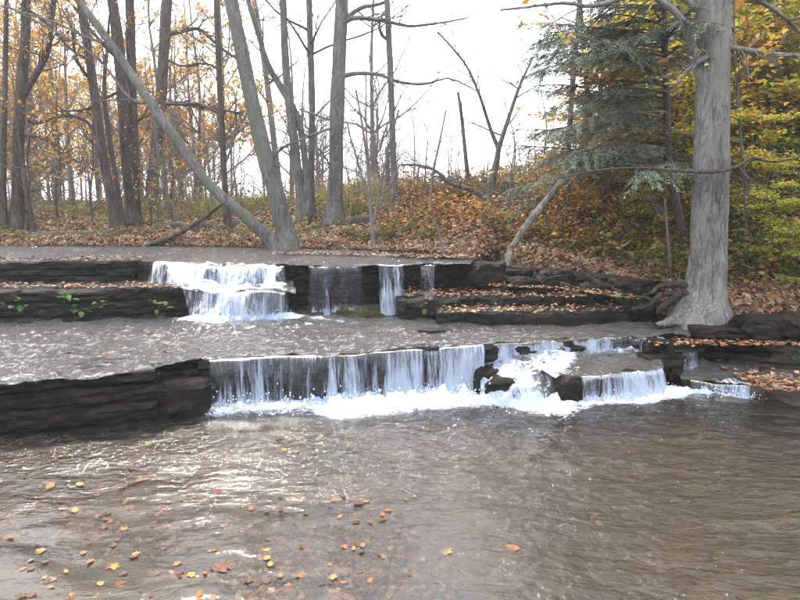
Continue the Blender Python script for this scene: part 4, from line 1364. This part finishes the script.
BROWNGREEN = GREEN + [(.20, .10, .05), (.26, .13, .05), (.16, .09, .05)]
low_plants(900, 380, 640, .4, 6.0, 416, RUST + ORANGE[:3] + [(.22, .13, .06)], .08, .55, 8, 'rusty leaved brush on the middle bank', 1.1, -.1)
low_plants(1500, 330, 640, .25, 6.5, 410, BROWNGREEN, .085, .30, 9, 'low green and brown plants on the middle bank', 1.2, -.25)
low_plants(1400, 600, 860, .3, 6.0, 411, GREEN + [(.30, .26, .05), (.34, .15, .04)], .10, .42, 10, 'leafy green plants on the right bank', 1.2, -.3)
low_plants(700, -60, 340, .15, 4.0, 412, BROWNGREEN + [(.25, .22, .05)], .075, .26, 8, 'low plants along the left bank', 1.3, -.1)
low_plants(900, -60, 400, 2.0, 11, 415, [(.20, .15, .07), (.28, .20, .06), (.18, .11, .05), (.30, .26, .06), (.13, .12, .05)], .09, .9, 9, 'tall brown and yellow weeds behind the left bank', 1.0, -.3)
low_plants(650, 380, 600, 3.2, 7.5, 413, [(.24, .18, .07), (.30, .15, .05), (.20, .20, .06), (.16, .10, .06)], .08, .55, 9, 'taller weeds along the crest of the ridge', 1.0, -.4)

low_plants(2600, 590, 880, 3.0, 17, 414, YGREEN + GREEN + GOLD[:2], .13, .8, 12, 'yellow green undergrowth up the right hillside', 1.0, -.35)

# tall yellowing grass on the flat behind the left bank
x, y, z = scatter(34000, -60, 400, 2.2, 16, 420, 1.0)
keep = fbm(x * .7, y * .7, 0, 3, 421) > -.02
x, y, z = x[keep], y[keep], z[keep]
n = len(x)
h = r4.uniform(.12, .55, n)
S = np.stack([x, y, z], 1)
lean = np.stack([r4.normal(0, .22, n), r4.normal(0, .22, n), np.ones(n)], 1) * h[:, None]
yaw = r4.uniform(0, math.pi, n)
o = np.stack([np.cos(yaw), np.sin(yaw), 0 * yaw], 1) * r4.uniform(.006, .014, n)[:, None]
V = np.stack([S - o, S + o, S + lean * .6 + o * .7, S + lean * .6 - o * .7, S + lean + np.stack([r4.normal(0, .1, n), r4.normal(0, .1, n), -.08 * h], 1)], 1).reshape(-1, 3)
k = np.arange(n) * 5
gp = np.array([(.30, .27, .06), (.22, .23, .05), (.15, .18, .05), (.30, .23, .10), (.20, .15, .07)])[r4.integers(0, 5, n)] * r4.uniform(.7, 1.15, (n, 1))
tag(mk('grass', V, [np.stack([k, k + 1, k + 2, k + 3], 1), np.stack([k + 3, k + 2, k + 4], 1)], M['leaf'], col=np.repeat(gp, 5, axis=0)), 'tall yellowing grass on the flat behind the left bank', 'grass', kind='stuff')


# ------------------------------------------------------------------ woods behind: copies of a few bare trees
def bare_tree_parts(seed, H, r0, leafy=None, twig='twig', level=4, nb=13):
    rg = np.random.default_rng(seed)
    n = 12
    t = np.linspace(0, 1, n)
    P = np.stack([.35 * fbm(t * 2, seed, 0, 2, seed) * t, .35 * fbm(t * 2, seed + 9, 0, 2, seed) * t, t * H - .2], 1)
    g = Geo()
    g.tube(P, r0 * (1 - .85 * t) + .004, 7, .06, seed)
    trunk = g.data('trunk', M[twig])
    g2 = Geo()
    lf = [] if leafy else None
    for i in range(nb):
        k = rg.integers(2, n - 1)
        az = rg.uniform(0, 6.283)
        twigs(g2, P[k], np.array([math.cos(az), math.sin(az), rg.uniform(.4, 1.1)]), H * rg.uniform(.16, .30) * (1.3 - .7 * k / n), r0 * (1 - .8 * k / n) * .45 + .004, level, rg, leaf=lf, dens=.75)
    branch = g2.data('branch', M[twig])
    fol = None
    if leafy:
        C = np.array(lf)
        pal, m, size = leafy
        C = C[rg.choice(len(C), min(m, len(C)), replace=False)]
        V, F, c = leaf_cards(C, size, pal, .7, .4, seed)
        fol = mesh_data('foliage', V, F, M['leaf'], c)
    return trunk, branch, fol


def place(name, parts, loc, rz, sc, label, cat, group):
    root = empty(name, loc)
    root.rotation_euler = (0, 0, rz)
    root.scale = (sc, sc, sc)
    tag(root, label, cat, group)
    for nm, me in zip(('trunk', 'branch', 'foliage'), parts):
        if me is not None:
            obj(nm, me, root)
    return root


protoA = [bare_tree_parts(600 + k, 9.5, .10, None, 'twig_pale', 3, 18) for k in range(4)]
protoB = [bare_tree_parts(620 + k, 8.0, .08, (GOLD + ORANGE, 2300, .14), 'twig_pale', 3, 16) for k in range(4)]
protoS = [bare_tree_parts(640 + k, 2.6, .022, None, 'twig_pale', 3, 14) for k in range(4)]
protoO = [bare_tree_parts(660 + k, 3.4, .03, (ORANGE + GOLD, 1100, .085), 'twig', 3, 16) for k in range(3)]
rw = np.random.default_rng(70)


def hit_flat(u, Y):
    x_ = (u - 400) / FPX * Y
    return np.array([x_, Y, float(ground(x_, Y)) - .05])


MARKS = [(3, 'the left edge trunk'), (19, 'the forked dark trunk'), (60, 'the left gap'), (92, 'the leaning dark trunk'), (128, 'the twin dark trunks'), (158, 'the thick dark trunk'),
         (190, 'the diagonal trunk'), (221, 'the slender dark trunk'), (258, 'the leaning grey tree'), (292, 'the forked grey tree'), (336, 'the thick middle trunk'), (393, 'the thin middle trunk'),
         (440, 'the wispy sapling'), (492, 'the crooked tree'), (560, 'the pale leaning trunk')]


def where(u, Y):
    d, m = min((abs(u - a), (a, s)) for a, s in MARKS)
    side = 'behind' if d < 7 else ('left of' if u < m[0] else 'right of')
    far = 'near' if Y < 18 else ('farther' if Y < 28 else ('distant' if Y < 40 else 'faintest'))
    return far, side + ' ' + m[1]


def size_word(s, a, b):
    return 'small' if s < a + (b - a) * .33 else ('middling' if s < a + (b - a) * .67 else 'tall')


for i in range(62):
    u, Y, s = rw.uniform(-40, 235), rw.uniform(18, 46), rw.uniform(.7, 1.15)
    f, w = where(u, Y)
    place('golden_tree', protoB[i % 4], hit_flat(u, Y), rw.uniform(0, 6), s, f'{f} {size_word(s, .7, 1.15)} golden tree in the woods {w}', 'tree', 'golden woods behind the left bank')
for i in range(56):
    u, Y, s = rw.uniform(-40, 420), rw.uniform(18, 55), rw.uniform(.45, .9)
    f, w = where(u, Y)
    place('bare_tree', protoA[i % 4], hit_flat(u, Y), rw.uniform(0, 6), s, f'{f} {size_word(s, .45, .9)} bare pale tree in the woods {w}', 'tree', 'bare woods behind the bank')
for i in range(72):
    u, Y, s = rw.uniform(-30, 400), rw.uniform(13.2, 26), rw.uniform(.5, 1.1)
    f, w = where(u, Y)
    place('bare_shrub', protoS[i % 4], hit_flat(u, Y), rw.uniform(0, 6), s, f'{f} {size_word(s, .5, 1.1)} bare twiggy shrub on the flat {w}', 'shrub', 'bare shrubs behind the left bank')
for i in range(18):
    u, Y, s = rw.uniform(395, 585), rw.uniform(12.5, 15.5), rw.uniform(.3, .62)
    f, w = where(u, Y)
    place('bare_shrub', protoS[i % 4], hit_flat(u, Y), rw.uniform(0, 6), s, f'{size_word(s, .3, .62)} wispy bare shrub on the ridge crest {w}', 'shrub', 'bare shrubs on the ridge crest')
for i in range(16):
    u, Y, s = rw.uniform(385, 570), rw.uniform(11.2, 14.2), rw.uniform(.45, .95)
    f, w = where(u, Y)
    place('bare_shrub', protoS[i % 4], hit_flat(u, Y), rw.uniform(0, 6), s, f'{size_word(s, .45, .95)} bare twiggy sapling on the middle bank slope {w}', 'shrub', 'bare saplings on the middle bank')
for u, v, s, lb in [(150, 228, .62, 'orange leaved beech sapling at the foot of the dark trunks'), (95, 226, .9, 'orange leaved beech sapling left of the leaning dark trunk'),
                    (60, 222, .95, 'orange leaved sapling between the left dark trunks'), (172, 222, .75, 'orange leaved beech sapling right of the thick dark trunk'),
                    (120, 215, 1.15, 'tall orange leaved sapling behind the twin trunks'), (30, 218, .9, 'orange leaved sapling behind the left edge trunks')]:
    h = hit(u, v)
    place('beech_sapling', protoO[int(u) % 3], h - np.array([0, 0, .05]), u, s, lb, 'sapling', 'orange beech saplings on the left bank')


# ------------------------------------------------------------------ golden understorey on the right hillside
def leaf_tree(seed, H, spread, pal, n, size):
    rg = np.random.default_rng(seed)
    g = Geo()
    t = np.linspace(0, 1, 9)
    P = np.stack([.2 * fbm(t * 2, seed, 0, 2, seed) * t * H, .2 * fbm(t * 2, seed + 3, 0, 2, seed) * t * H, t * H - .1], 1)
    g.tube(P, np.linspace(.035, .006, 9), 6)
    trunk = g.data('trunk', M['bark_dark'])
    g = Geo()
    C = []
    layers = 13
    for i in range(layers):
        f = rg.uniform(.16, 1.0)
        k = min(int(f * 8), 7)
        q = P[k] + (P[k + 1] - P[k]) * (f * 8 - k)
        az = rg.uniform(0, 6.283)
        L = spread * rg.uniform(.5, 1.1) * (1.15 - .5 * f)
        d = np.array([math.cos(az), math.sin(az), rg.uniform(.0, .35)])
        twigs(g, q, d, L, .012, 2, rg, lift=.1)
        m = n // layers
        e = rg.uniform(.15, 1.05, m)[:, None]
        C.append(q + d * L * e + rg.normal(0, 1, (m, 3)) * np.array([.26, .26, .07]) * L * (.4 + .7 * e))
    V, F, c = leaf_cards(np.concatenate(C), size, pal, .38, .3, seed, stretch=.8)
    return trunk, g.data('branch', M['twig']), mesh_data('foliage', V, F, M['leaf'], c)


protoM = [leaf_tree(700, 3.2, 1.3, YGREEN, 1900, .11), leaf_tree(701, 3.6, 1.4, GOLD + YGREEN[:3], 1900, .11), leaf_tree(702, 2.6, 1.2, ORANGE + GOLD, 1700, .11),
          leaf_tree(703, 3.4, 1.4, YGREEN + ORANGE[:2], 1900, .115), leaf_tree(704, 2.2, 1.0, RUST + ORANGE, 1400, .11)]
protoT = [bare_tree_parts(680 + k, 15.0, .17, (YGREEN + GOLD + GREEN, 5200, .22), 'bark_dark', 3, 26) for k in range(2)]
for i, (u, Y) in enumerate([(648, 29), (845, 17), (880, 21), (905, 15), (960, 13), (1010, 16), (1060, 12)]):
    s = rw.uniform(.8, 1.05)
    w = 'behind the hemlock' if i < 1 else 'beyond the right edge'
    place('tall_maple', protoT[i % 2], hit_flat(u, Y), rw.uniform(0, 6), s, f'tall leafy yellow green tree up the hillside, {w}', 'tree', 'tall trees up the right hillside')
names = ['yellow green', 'golden yellow', 'orange', 'mixed green and orange', 'rusty red']
for i in range(96):
    u = rw.uniform(585, 860)
    lim = np.interp(u, [585, 640, 700, 800], [15.5, 19, 23, 26])
    Y = rw.uniform(10.2, lim)
    p = hit_flat(u, Y)
    k = int(rw.choice(5, p=[.36, .24, .12, .2, .08]))
    if u < 640 and k == 0:
        k = 2
    s = rw.uniform(.6, 1.15)
    col_word = 'left of the hemlock trunk' if u < 660 else ('between hemlock and big tree' if u < 695 else ('behind the big tree' if u < 725 else ('right of the big tree' if u < 765 else 'near the right edge')))
    up_word = 'low on' if Y < 13.5 else ('halfway up' if Y < 18 else 'high on')
    place('maple_sapling', protoM[k], p, rw.uniform(0, 6), s, f'{size_word(s, .6, 1.15)} {names[k]} maple {up_word} the hillside, {col_word}', 'sapling', 'young maples on the right hillside')
for u, v, k, s, lb in [(690, 232, 1, .42, 'low golden sapling behind the hemlock foot'), (655, 238, 0, .34, 'low yellow green sapling left of the hemlock foot'), (600, 222, 2, .42, 'low orange sapling beside the leaning pale trunk'),
                       (770, 262, 0, .40, 'leafy green yellow sapling low on the right of the big tree'), (760, 235, 3, .55, 'mixed leaf sapling just right of the big tree'), (620, 205, 1, .5, 'golden sapling under the hemlock boughs'),
                       (545, 198, 2, .35, 'small orange sapling near the top of the leaning pale trunk'), (795, 290, 0, .34, 'yellow green leafy plant at the right edge by the roots')]:
    place('maple_sapling', protoM[k], hit(u, v) - np.array([0, 0, .03]), u, s, lb, 'sapling', None)

# ------------------------------------------------------------------ roots, sticks and stones at the foot of the bank
for k, (pts, Y, lb) in enumerate([
        ([(640, 300, 5), (622, 286, 6), (604, 284, 6), (590, 276, 4), (580, 268, 2)], 8.3, 'mossy bent root on the bank left of the big tree'),
        ([(560, 283, 3), (575, 288, 4), (600, 292, 4), (625, 303, 4), (650, 308, 3)], 8.2, 'thin brown root trailing over the upper slab'),
        ([(530, 262, 2), (534, 272, 2.5), (530, 284, 2.5), (536, 290, 2)], 9.0, 'dark root hanging under the undercut bank'),
        ([(575, 262, 3), (590, 272, 4), (598, 282, 4), (612, 287, 3)], 8.7, 'dark curved root in the undercut right bank'),
        ([(145, 247, 4), (170, 236, 5), (195, 222, 4.5), (220, 204, 3.5)], 11.6, 'thin fallen pole propped against the left bank'),
        ([(285, 245, 4), (310, 247, 5), (335, 246, 4.5), (365, 241, 3)], 11.2, 'pale fallen branch lying along the bank by the leaning tree'),
        ([(15, 240, 6), (50, 238, 8), (90, 237, 8), (125, 235, 6)], 12.4, 'dark rotting log lying along the left bank'),
        ([(150, 236, 5), (185, 229, 7), (225, 226, 7), (262, 230, 5)], 13.0, 'dark fallen log behind the propped pole'),
        ([(305, 232, 6), (345, 229, 8), (385, 228, 8), (420, 232, 5)], 12.2, 'dark mossy log below the thick middle trunk'),
        ([(130, 447, 2), (150, 443, 2.5), (172, 438, 2)], 0, 'pale stick caught in the shallows under the left ledge'),
        ([(118, 492, 2), (132, 484, 3), (148, 480, 2)], 0, 'dark curved stick lying in the shallow foreground water')]):
    g = Geo()
    if Y == 0:
        S = smooth_line(np.array([np.append(on_z(u, v, .012), w * .0022) for u, v, w in pts]), 12)
    else:
        S = smooth_line(np.array([np.append(at(u, v, Y), .5 * w * Y / FPX) for u, v, w in pts]), 22)
        gz = ground(S[:, 0], S[:, 1]) + S[:, 3] * .5
        if k >= 5:
            S[:, 2] = gz - (.01 if k == 5 else .02)
    rk = np.random.default_rng(800 + k)
    g.tube(S[:, :3] + np.cumsum(rk.normal(0, .004, (len(S), 3)), axis=0), S[:, 3] * (1.6 if k in (6, 7, 8) else 1), 8, .18, 820 + k)
    o = empty('root' if 'root' in lb else 'log', S[0, :3])
    bpy.data.objects.remove(o)
    o = g.build('exposed_root' if 'root' in lb else ('log' if 'log' in lb else 'fallen_branch'), M['root'] if 'root' in lb or 'mossy' in lb else (M['bark_pale'] if 'pale' in lb else M['bark_dark']))
    tag(o, lb, 'root' if 'root' in lb else ('log' if 'log' in lb else 'branch'))

# ------------------------------------------------------------------ small plants on the black ledges
def rock_plant(label, p, n, size, seed, spread):
    rg = np.random.default_rng(seed)
    root = empty('ledge_plant', p)
    tag(root, label, 'plant')
    for i in range(n):
        q = p + rg.normal(0, spread, 3) * np.array([1, .25, .8]) + np.array([0, -.05, 0])
        d = unit(rg.normal(0, 1, 3) + np.array([0, -1.1, .5]))
        s = unit(np.cross(d, [.2, .1, 1]))
        up = np.cross(s, d)
        L = size * rg.uniform(.7, 1.3)
        t = np.array([0, .25, .5, .75, 1.0])
        w = np.array([.04, .34, .42, .28, .0]) * L
        mid = q + np.outer(t * L, d) + np.outer(-.18 * L * t ** 2, up)
        V = np.concatenate([mid, mid + np.outer(w, s) + np.outer(.25 * w, up), mid - np.outer(w, s) + np.outer(.25 * w, up)])
        F = np.array([[k, k + 1, k + 6, k + 5] for k in range(4)] + [[k + 1, k, k + 10, k + 11] for k in range(4)])
        c = np.array([(.12, .24, .05), (.16, .30, .06), (.09, .18, .045)])[rg.integers(0, 3)]
        mk('leaf', V, F, M['leaf'], root, True, col=np.tile(c, (15, 1)))
    return root


for u, v, Y, n, sz, sp, lb in [(160, 374, 5.72, 6, .075, .045, 'bright green leafy sprig on the lower left ledge'), (52, 390, 5.5, 5, .05, .05, 'tiny green sprig low on the black lower ledge'),
                               (8, 404, 5.42, 4, .045, .05, 'tiny green sprig at the left end of the lower ledge'), (212, 386, 5.85, 8, .06, .06, 'green plant beside the left edge of the lower fall'),
                               (70, 296, 7.72, 9, .085, .06, 'bright yellow green plant on the upper left ledge'), (20, 303, 7.7, 10, .07, .13, 'dark green fern clump at the left of the upper ledge'),
                               (78, 310, 7.7, 8, .075, .07, 'pale green leaves low on the upper left ledge'), (104, 303, 7.75, 6, .065, .05, 'small pale fern on the upper left ledge'),
                               (160, 303, 7.88, 7, .075, .07, 'green sprig near the right end of the upper left ledge'), (425, 303, 7.95, 5, .07, .06, 'green tuft on the second thin slab'),
                               (795, 352, 6.9, 8, .07, .06, 'yellow green moss tuft on the slab at the right edge')]:
    rock_plant(lb, at(u, v, Y), n, sz, int(u * 3 + v), sp)


# ------------------------------------------------------------------ single fallen leaves
def leaf_shape(kind, seed):
    rg = np.random.default_rng(seed)
    if kind == 0:    # lobed
        th = np.linspace(0, 2 * math.pi, 22, endpoint=False)
        rad = .60 + .13 * np.cos(5 * th + rg.uniform(-.4, .4)) + .12 * np.cos(th) + .07 * np.cos(9 * th + rg.uniform(0, 6)) + rg.normal(0, .05, 22)
    else:            # oval
        th = np.linspace(0, 2 * math.pi, 14, endpoint=False)
        rad = .42 / np.sqrt((np.cos(th) * .62) ** 2 + np.sin(th) ** 2) + rg.normal(0, .02, 14)
    P = np.stack([rad * np.cos(th), rad * np.sin(th), .16 * (rad * np.sin(th)) ** 2 + .22 * (rad * np.cos(th)) ** 2 * rg.uniform(-.3, 1) + rg.normal(0, .02, len(th))], 1)
    V = np.vstack([P, [[0, 0, .0]]])
    n = len(th)
    F = np.array([[i, (i + 1) % n, n] for i in range(n)])
    return V, F


leaf_cols = {'orange': (.24, .095, .025), 'yellow': (.28, .17, .04), 'red': (.11, .034, .017), 'brown': (.08, .04, .022), 'tan': (.20, .12, .065)}
leaf_me = {}
for cn, cc in leaf_cols.items():
    leaf_me[cn] = []
    for s in range(3):
        V, F = leaf_shape(0 if s < 2 else 1, 900 + s + len(cn))
        jit = np.random.default_rng(s).uniform(.8, 1.2, (len(V), 1))
        leaf_me[cn].append(mesh_data('leaf', V, F, M['wet_leaf'], np.array(cc)[None] * jit, False))


def put_leaf(p, cn, size, label, group, tilt=.12):
    o = obj('fallen_leaf', leaf_me[cn][int(rw.integers(0, 3))])
    o.location = [float(q) for q in p]
    s = size * rw.uniform(.75, 1.25)
    o.scale = (s, s * rw.uniform(.75, 1.0), s)
    o.rotation_euler = (rw.normal(0, tilt), rw.normal(0, tilt), rw.uniform(0, 6.28))
    tag(o, label, 'leaf', group)


cs = list(leaf_cols)


def spot(u, v):
    row = 'below the black ledge' if v < 462 else ('near the dark curved stick' if v < 500 else ('in the near shallows' if v < 550 else 'at the bottom edge'))
    colm = 'at far left' if u < 90 else ('left of centre' if u < 190 else ('below the left of the fall' if u < 290 else ('in the middle drift' if u < 400 else 'toward the right')))
    return row + ', ' + colm


for i in range(165):   # floating or awash in the foreground
    cn = cs[int(rw.choice(5, p=[.22, .08, .18, .38, .14]))]
    if rw.random() < .75:
        u, v = rw.uniform(-5, 300), 430 + 170 * rw.random() ** .8
    else:
        u, v = rw.normal(345, 45), rw.uniform(485, 605)
    put_leaf(on_z(u, v, .004), cn, .036, cn + ' fallen leaf floating ' + spot(u, v), cn + ' leaves on the foreground water')
for u, v, cn, s in [(148, 444, 'yellow', .05), (80, 484, 'yellow', .06), (50, 486, 'orange', .06), (216, 491, 'red', .055), (130, 507, 'orange', .06), (75, 510, 'yellow', .06), (112, 484, 'red', .04), (140, 480, 'orange', .05),
                    (358, 503, 'red', .05), (383, 519, 'red', .045), (370, 521, 'brown', .045), (513, 548, 'orange', .06), (447, 551, 'yellow', .05), (222, 566, 'red', .06), (248, 580, 'brown', .055), (342, 495, 'brown', .05)]:
    put_leaf(on_z(u, v, .006), cn, s, 'large ' + cn + ' fallen leaf floating ' + spot(u, v), cn + ' leaves on the foreground water')
for i in range(70):    # on the middle shelf water
    cn = cs[int(rw.choice(5, p=[.34, .08, .28, .25, .05]))]
    u, v = rw.uniform(-5, 190), rw.uniform(326, 372)
    if rw.random() < .3:
        u, v = rw.normal(165, 14), rw.normal(352, 6)
    put_leaf(on_z(u, v, Z_MID + .018), cn, .040, cn + ' fallen leaf lying on the left of the middle pool', cn + ' leaves on the middle pool')
put_leaf(on_z(537, 331, Z_MID + .02), 'orange', .06, 'lone orange leaf on the water before the right hand slab', None)

# drowned leaves on the bed and litter drifts on the ledges
def drift(n, px, z, spread, seed, label, size=.07, pal=None, lift=.012, kind_mat='wet_leaf', sy=None):
    rg = np.random.default_rng(seed)
    P = resample(np.array([on_z(u, v, z) for u, v in px]), 60)
    q = P[rg.integers(0, 60, n)] + np.stack([rg.normal(0, .05, n), (sy if sy else 1) * (np.abs(rg.normal(0, spread, n)) + rg.random(n) * .06), rg.uniform(0, lift, n)], 1)
    V, F, c = leaf_cards(q, size, pal or (LITTER + [(.26, .11, .04)]), .14, 0, seed, stretch=.72)
    tag(mk('leaf_litter', V, F, M[kind_mat], col=c), label, 'leaf litter', kind='stuff')


drift(420, [(-60, 288), (60, 288), (185, 288)], .885, .22, 851, 'fallen leaves along the top of the upper left ledge')
drift(260, [(-60, 262), (60, 261), (128, 261)], 1.165, .35, 852, 'fallen leaves on the far left top ledge')
drift(300, [(442, 313), (540, 312), (650, 312)], .655, .28, 853, 'fallen leaves on the long thin brown slab')
drift(420, [(402, 297), (500, 297), (590, 297)], .755, .40, 854, 'fallen leaves on the second thin slab')
drift(200, [(418, 258), (478, 258)], 1.18, .22, 855, 'fallen leaves on top of the black overhanging block')
drift(420, [(660, 346), (740, 346), (860, 348)], .43, .22, 856, 'bright rusty leaves on the flat below the big tree', .075, RUST + LITTER)
drift(330, [(768, 392), (800, 392), (860, 396)], .175, .32, 857, 'bright rusty leaves on the low right ledge', .075, RUST + LITTER)
drift(160, [(610, 352), (660, 350)], .30, .2, 858, 'wet leaves on the small right shelf', .06, RUST)
drift(320, [(490, 286), (560, 290), (640, 300)], .83, .25, 859, 'fallen leaves at the foot of the undercut bank')
drift(500, [(280, 254), (380, 256), (470, 258)], 1.17, .22, 860, 'fallen leaves at the water edge below the middle trunks')
# drowned leaves
rg = np.random.default_rng(870)
n = 4400
u = np.where(rg.random(n) < .7, rg.uniform(-20, 360, n), rg.normal(400, 130, n))
v = 425 + 185 * rg.random(n) ** .85
C = np.array([on_z(a, b, -.03) for a, b in zip(u, v)])
keep = fbm(C[:, 0] * 1.6, C[:, 1] * 1.6, 0, 3, 871) > -.12
C = C[keep]
C[:, 2] = -.022 - .03 * rg.random(len(C))
m_ = 9
th = np.linspace(0, 2 * math.pi, m_, endpoint=False)
nl = len(C)
rad = (.5 + .13 * rg.normal(0, 1, (nl, m_))) * (.030 * rg.uniform(.6, 1.5, nl))[:, None]
yaw = rg.uniform(0, 6.28, nl)[:, None]
lx, ly = rad * np.cos(th)[None] * 1.5, rad * np.sin(th)[None]
V = np.stack([C[:, :1] + lx * np.cos(yaw) - ly * np.sin(yaw), C[:, 1:2] + lx * np.sin(yaw) + ly * np.cos(yaw), C[:, 2:] + rg.normal(0, .004, (nl, m_))], -1).reshape(-1, 3)
k0 = (np.arange(nl) * m_)[:, None]
F = np.concatenate([np.stack([k0[:, 0], k0[:, 0] + q_, k0[:, 0] + q_ + 1], 1) for q_ in range(1, m_ - 1)])
dp = np.array([tuple(.5 * k_ for k_ in l_) for l_ in LITTER] + [(.15, .11, .075), (.17, .135, .10)])
c = np.repeat(dp[rg.integers(0, len(dp), nl)] * rg.uniform(.7, 1.2, (nl, 1)), m_, axis=0)
tag(mk('drowned_leaves', V, F, M['drowned'], col=c), 'drowned leaves lying on the bed of the shallow pool', 'leaf litter', kind='stuff')

# ------------------------------------------------------------------ autumn haze
import bmesh
bm = bmesh.new()
bmesh.ops.create_cube(bm, size=1)
for v_ in bm.verts:
    v_.co = Vector((v_.co.x * 540, 140 + v_.co.y * 540, 15.5 + v_.co.z * 35))
me = bpy.data.meshes.new('haze')
bm.to_mesh(me)
bm.free()
hm, nt, N, L, out = new_mat('autumn_haze')
vol = N.new("ShaderNodeVolumePrincipled")
vol.inputs["Color"].default_value = (0.93, 0.95, 1.0, 1)
vol.inputs["Density"].default_value = 0.0019
vol.inputs["Anisotropy"].default_value = 0.45
L.new(vol.outputs[0], out.inputs["Volume"])
me.materials.append(hm)
tag(obj('haze', me), kind='stuff')

# things that would otherwise share a label are told apart by their order from the left
same = {}
for o_ in bpy.data.objects:
    if o_.parent is None and o_.get("label") and o_.get("category") in ('tree', 'shrub', 'sapling'):
        same.setdefault(o_["label"], []).append(o_)
for lab, os_ in same.items():
    if 1 < len(os_) <= 4:
        os_.sort(key=lambda o_: o_.location.x / o_.location.y)
        words_ = {2: ['left', 'right'], 3: ['left', 'middle', 'right'], 4: ['leftmost', 'second', 'third', 'rightmost']}[len(os_)]
        for o_, w_ in zip(os_, words_):
            o_["label"] = w_ + ' ' + lab
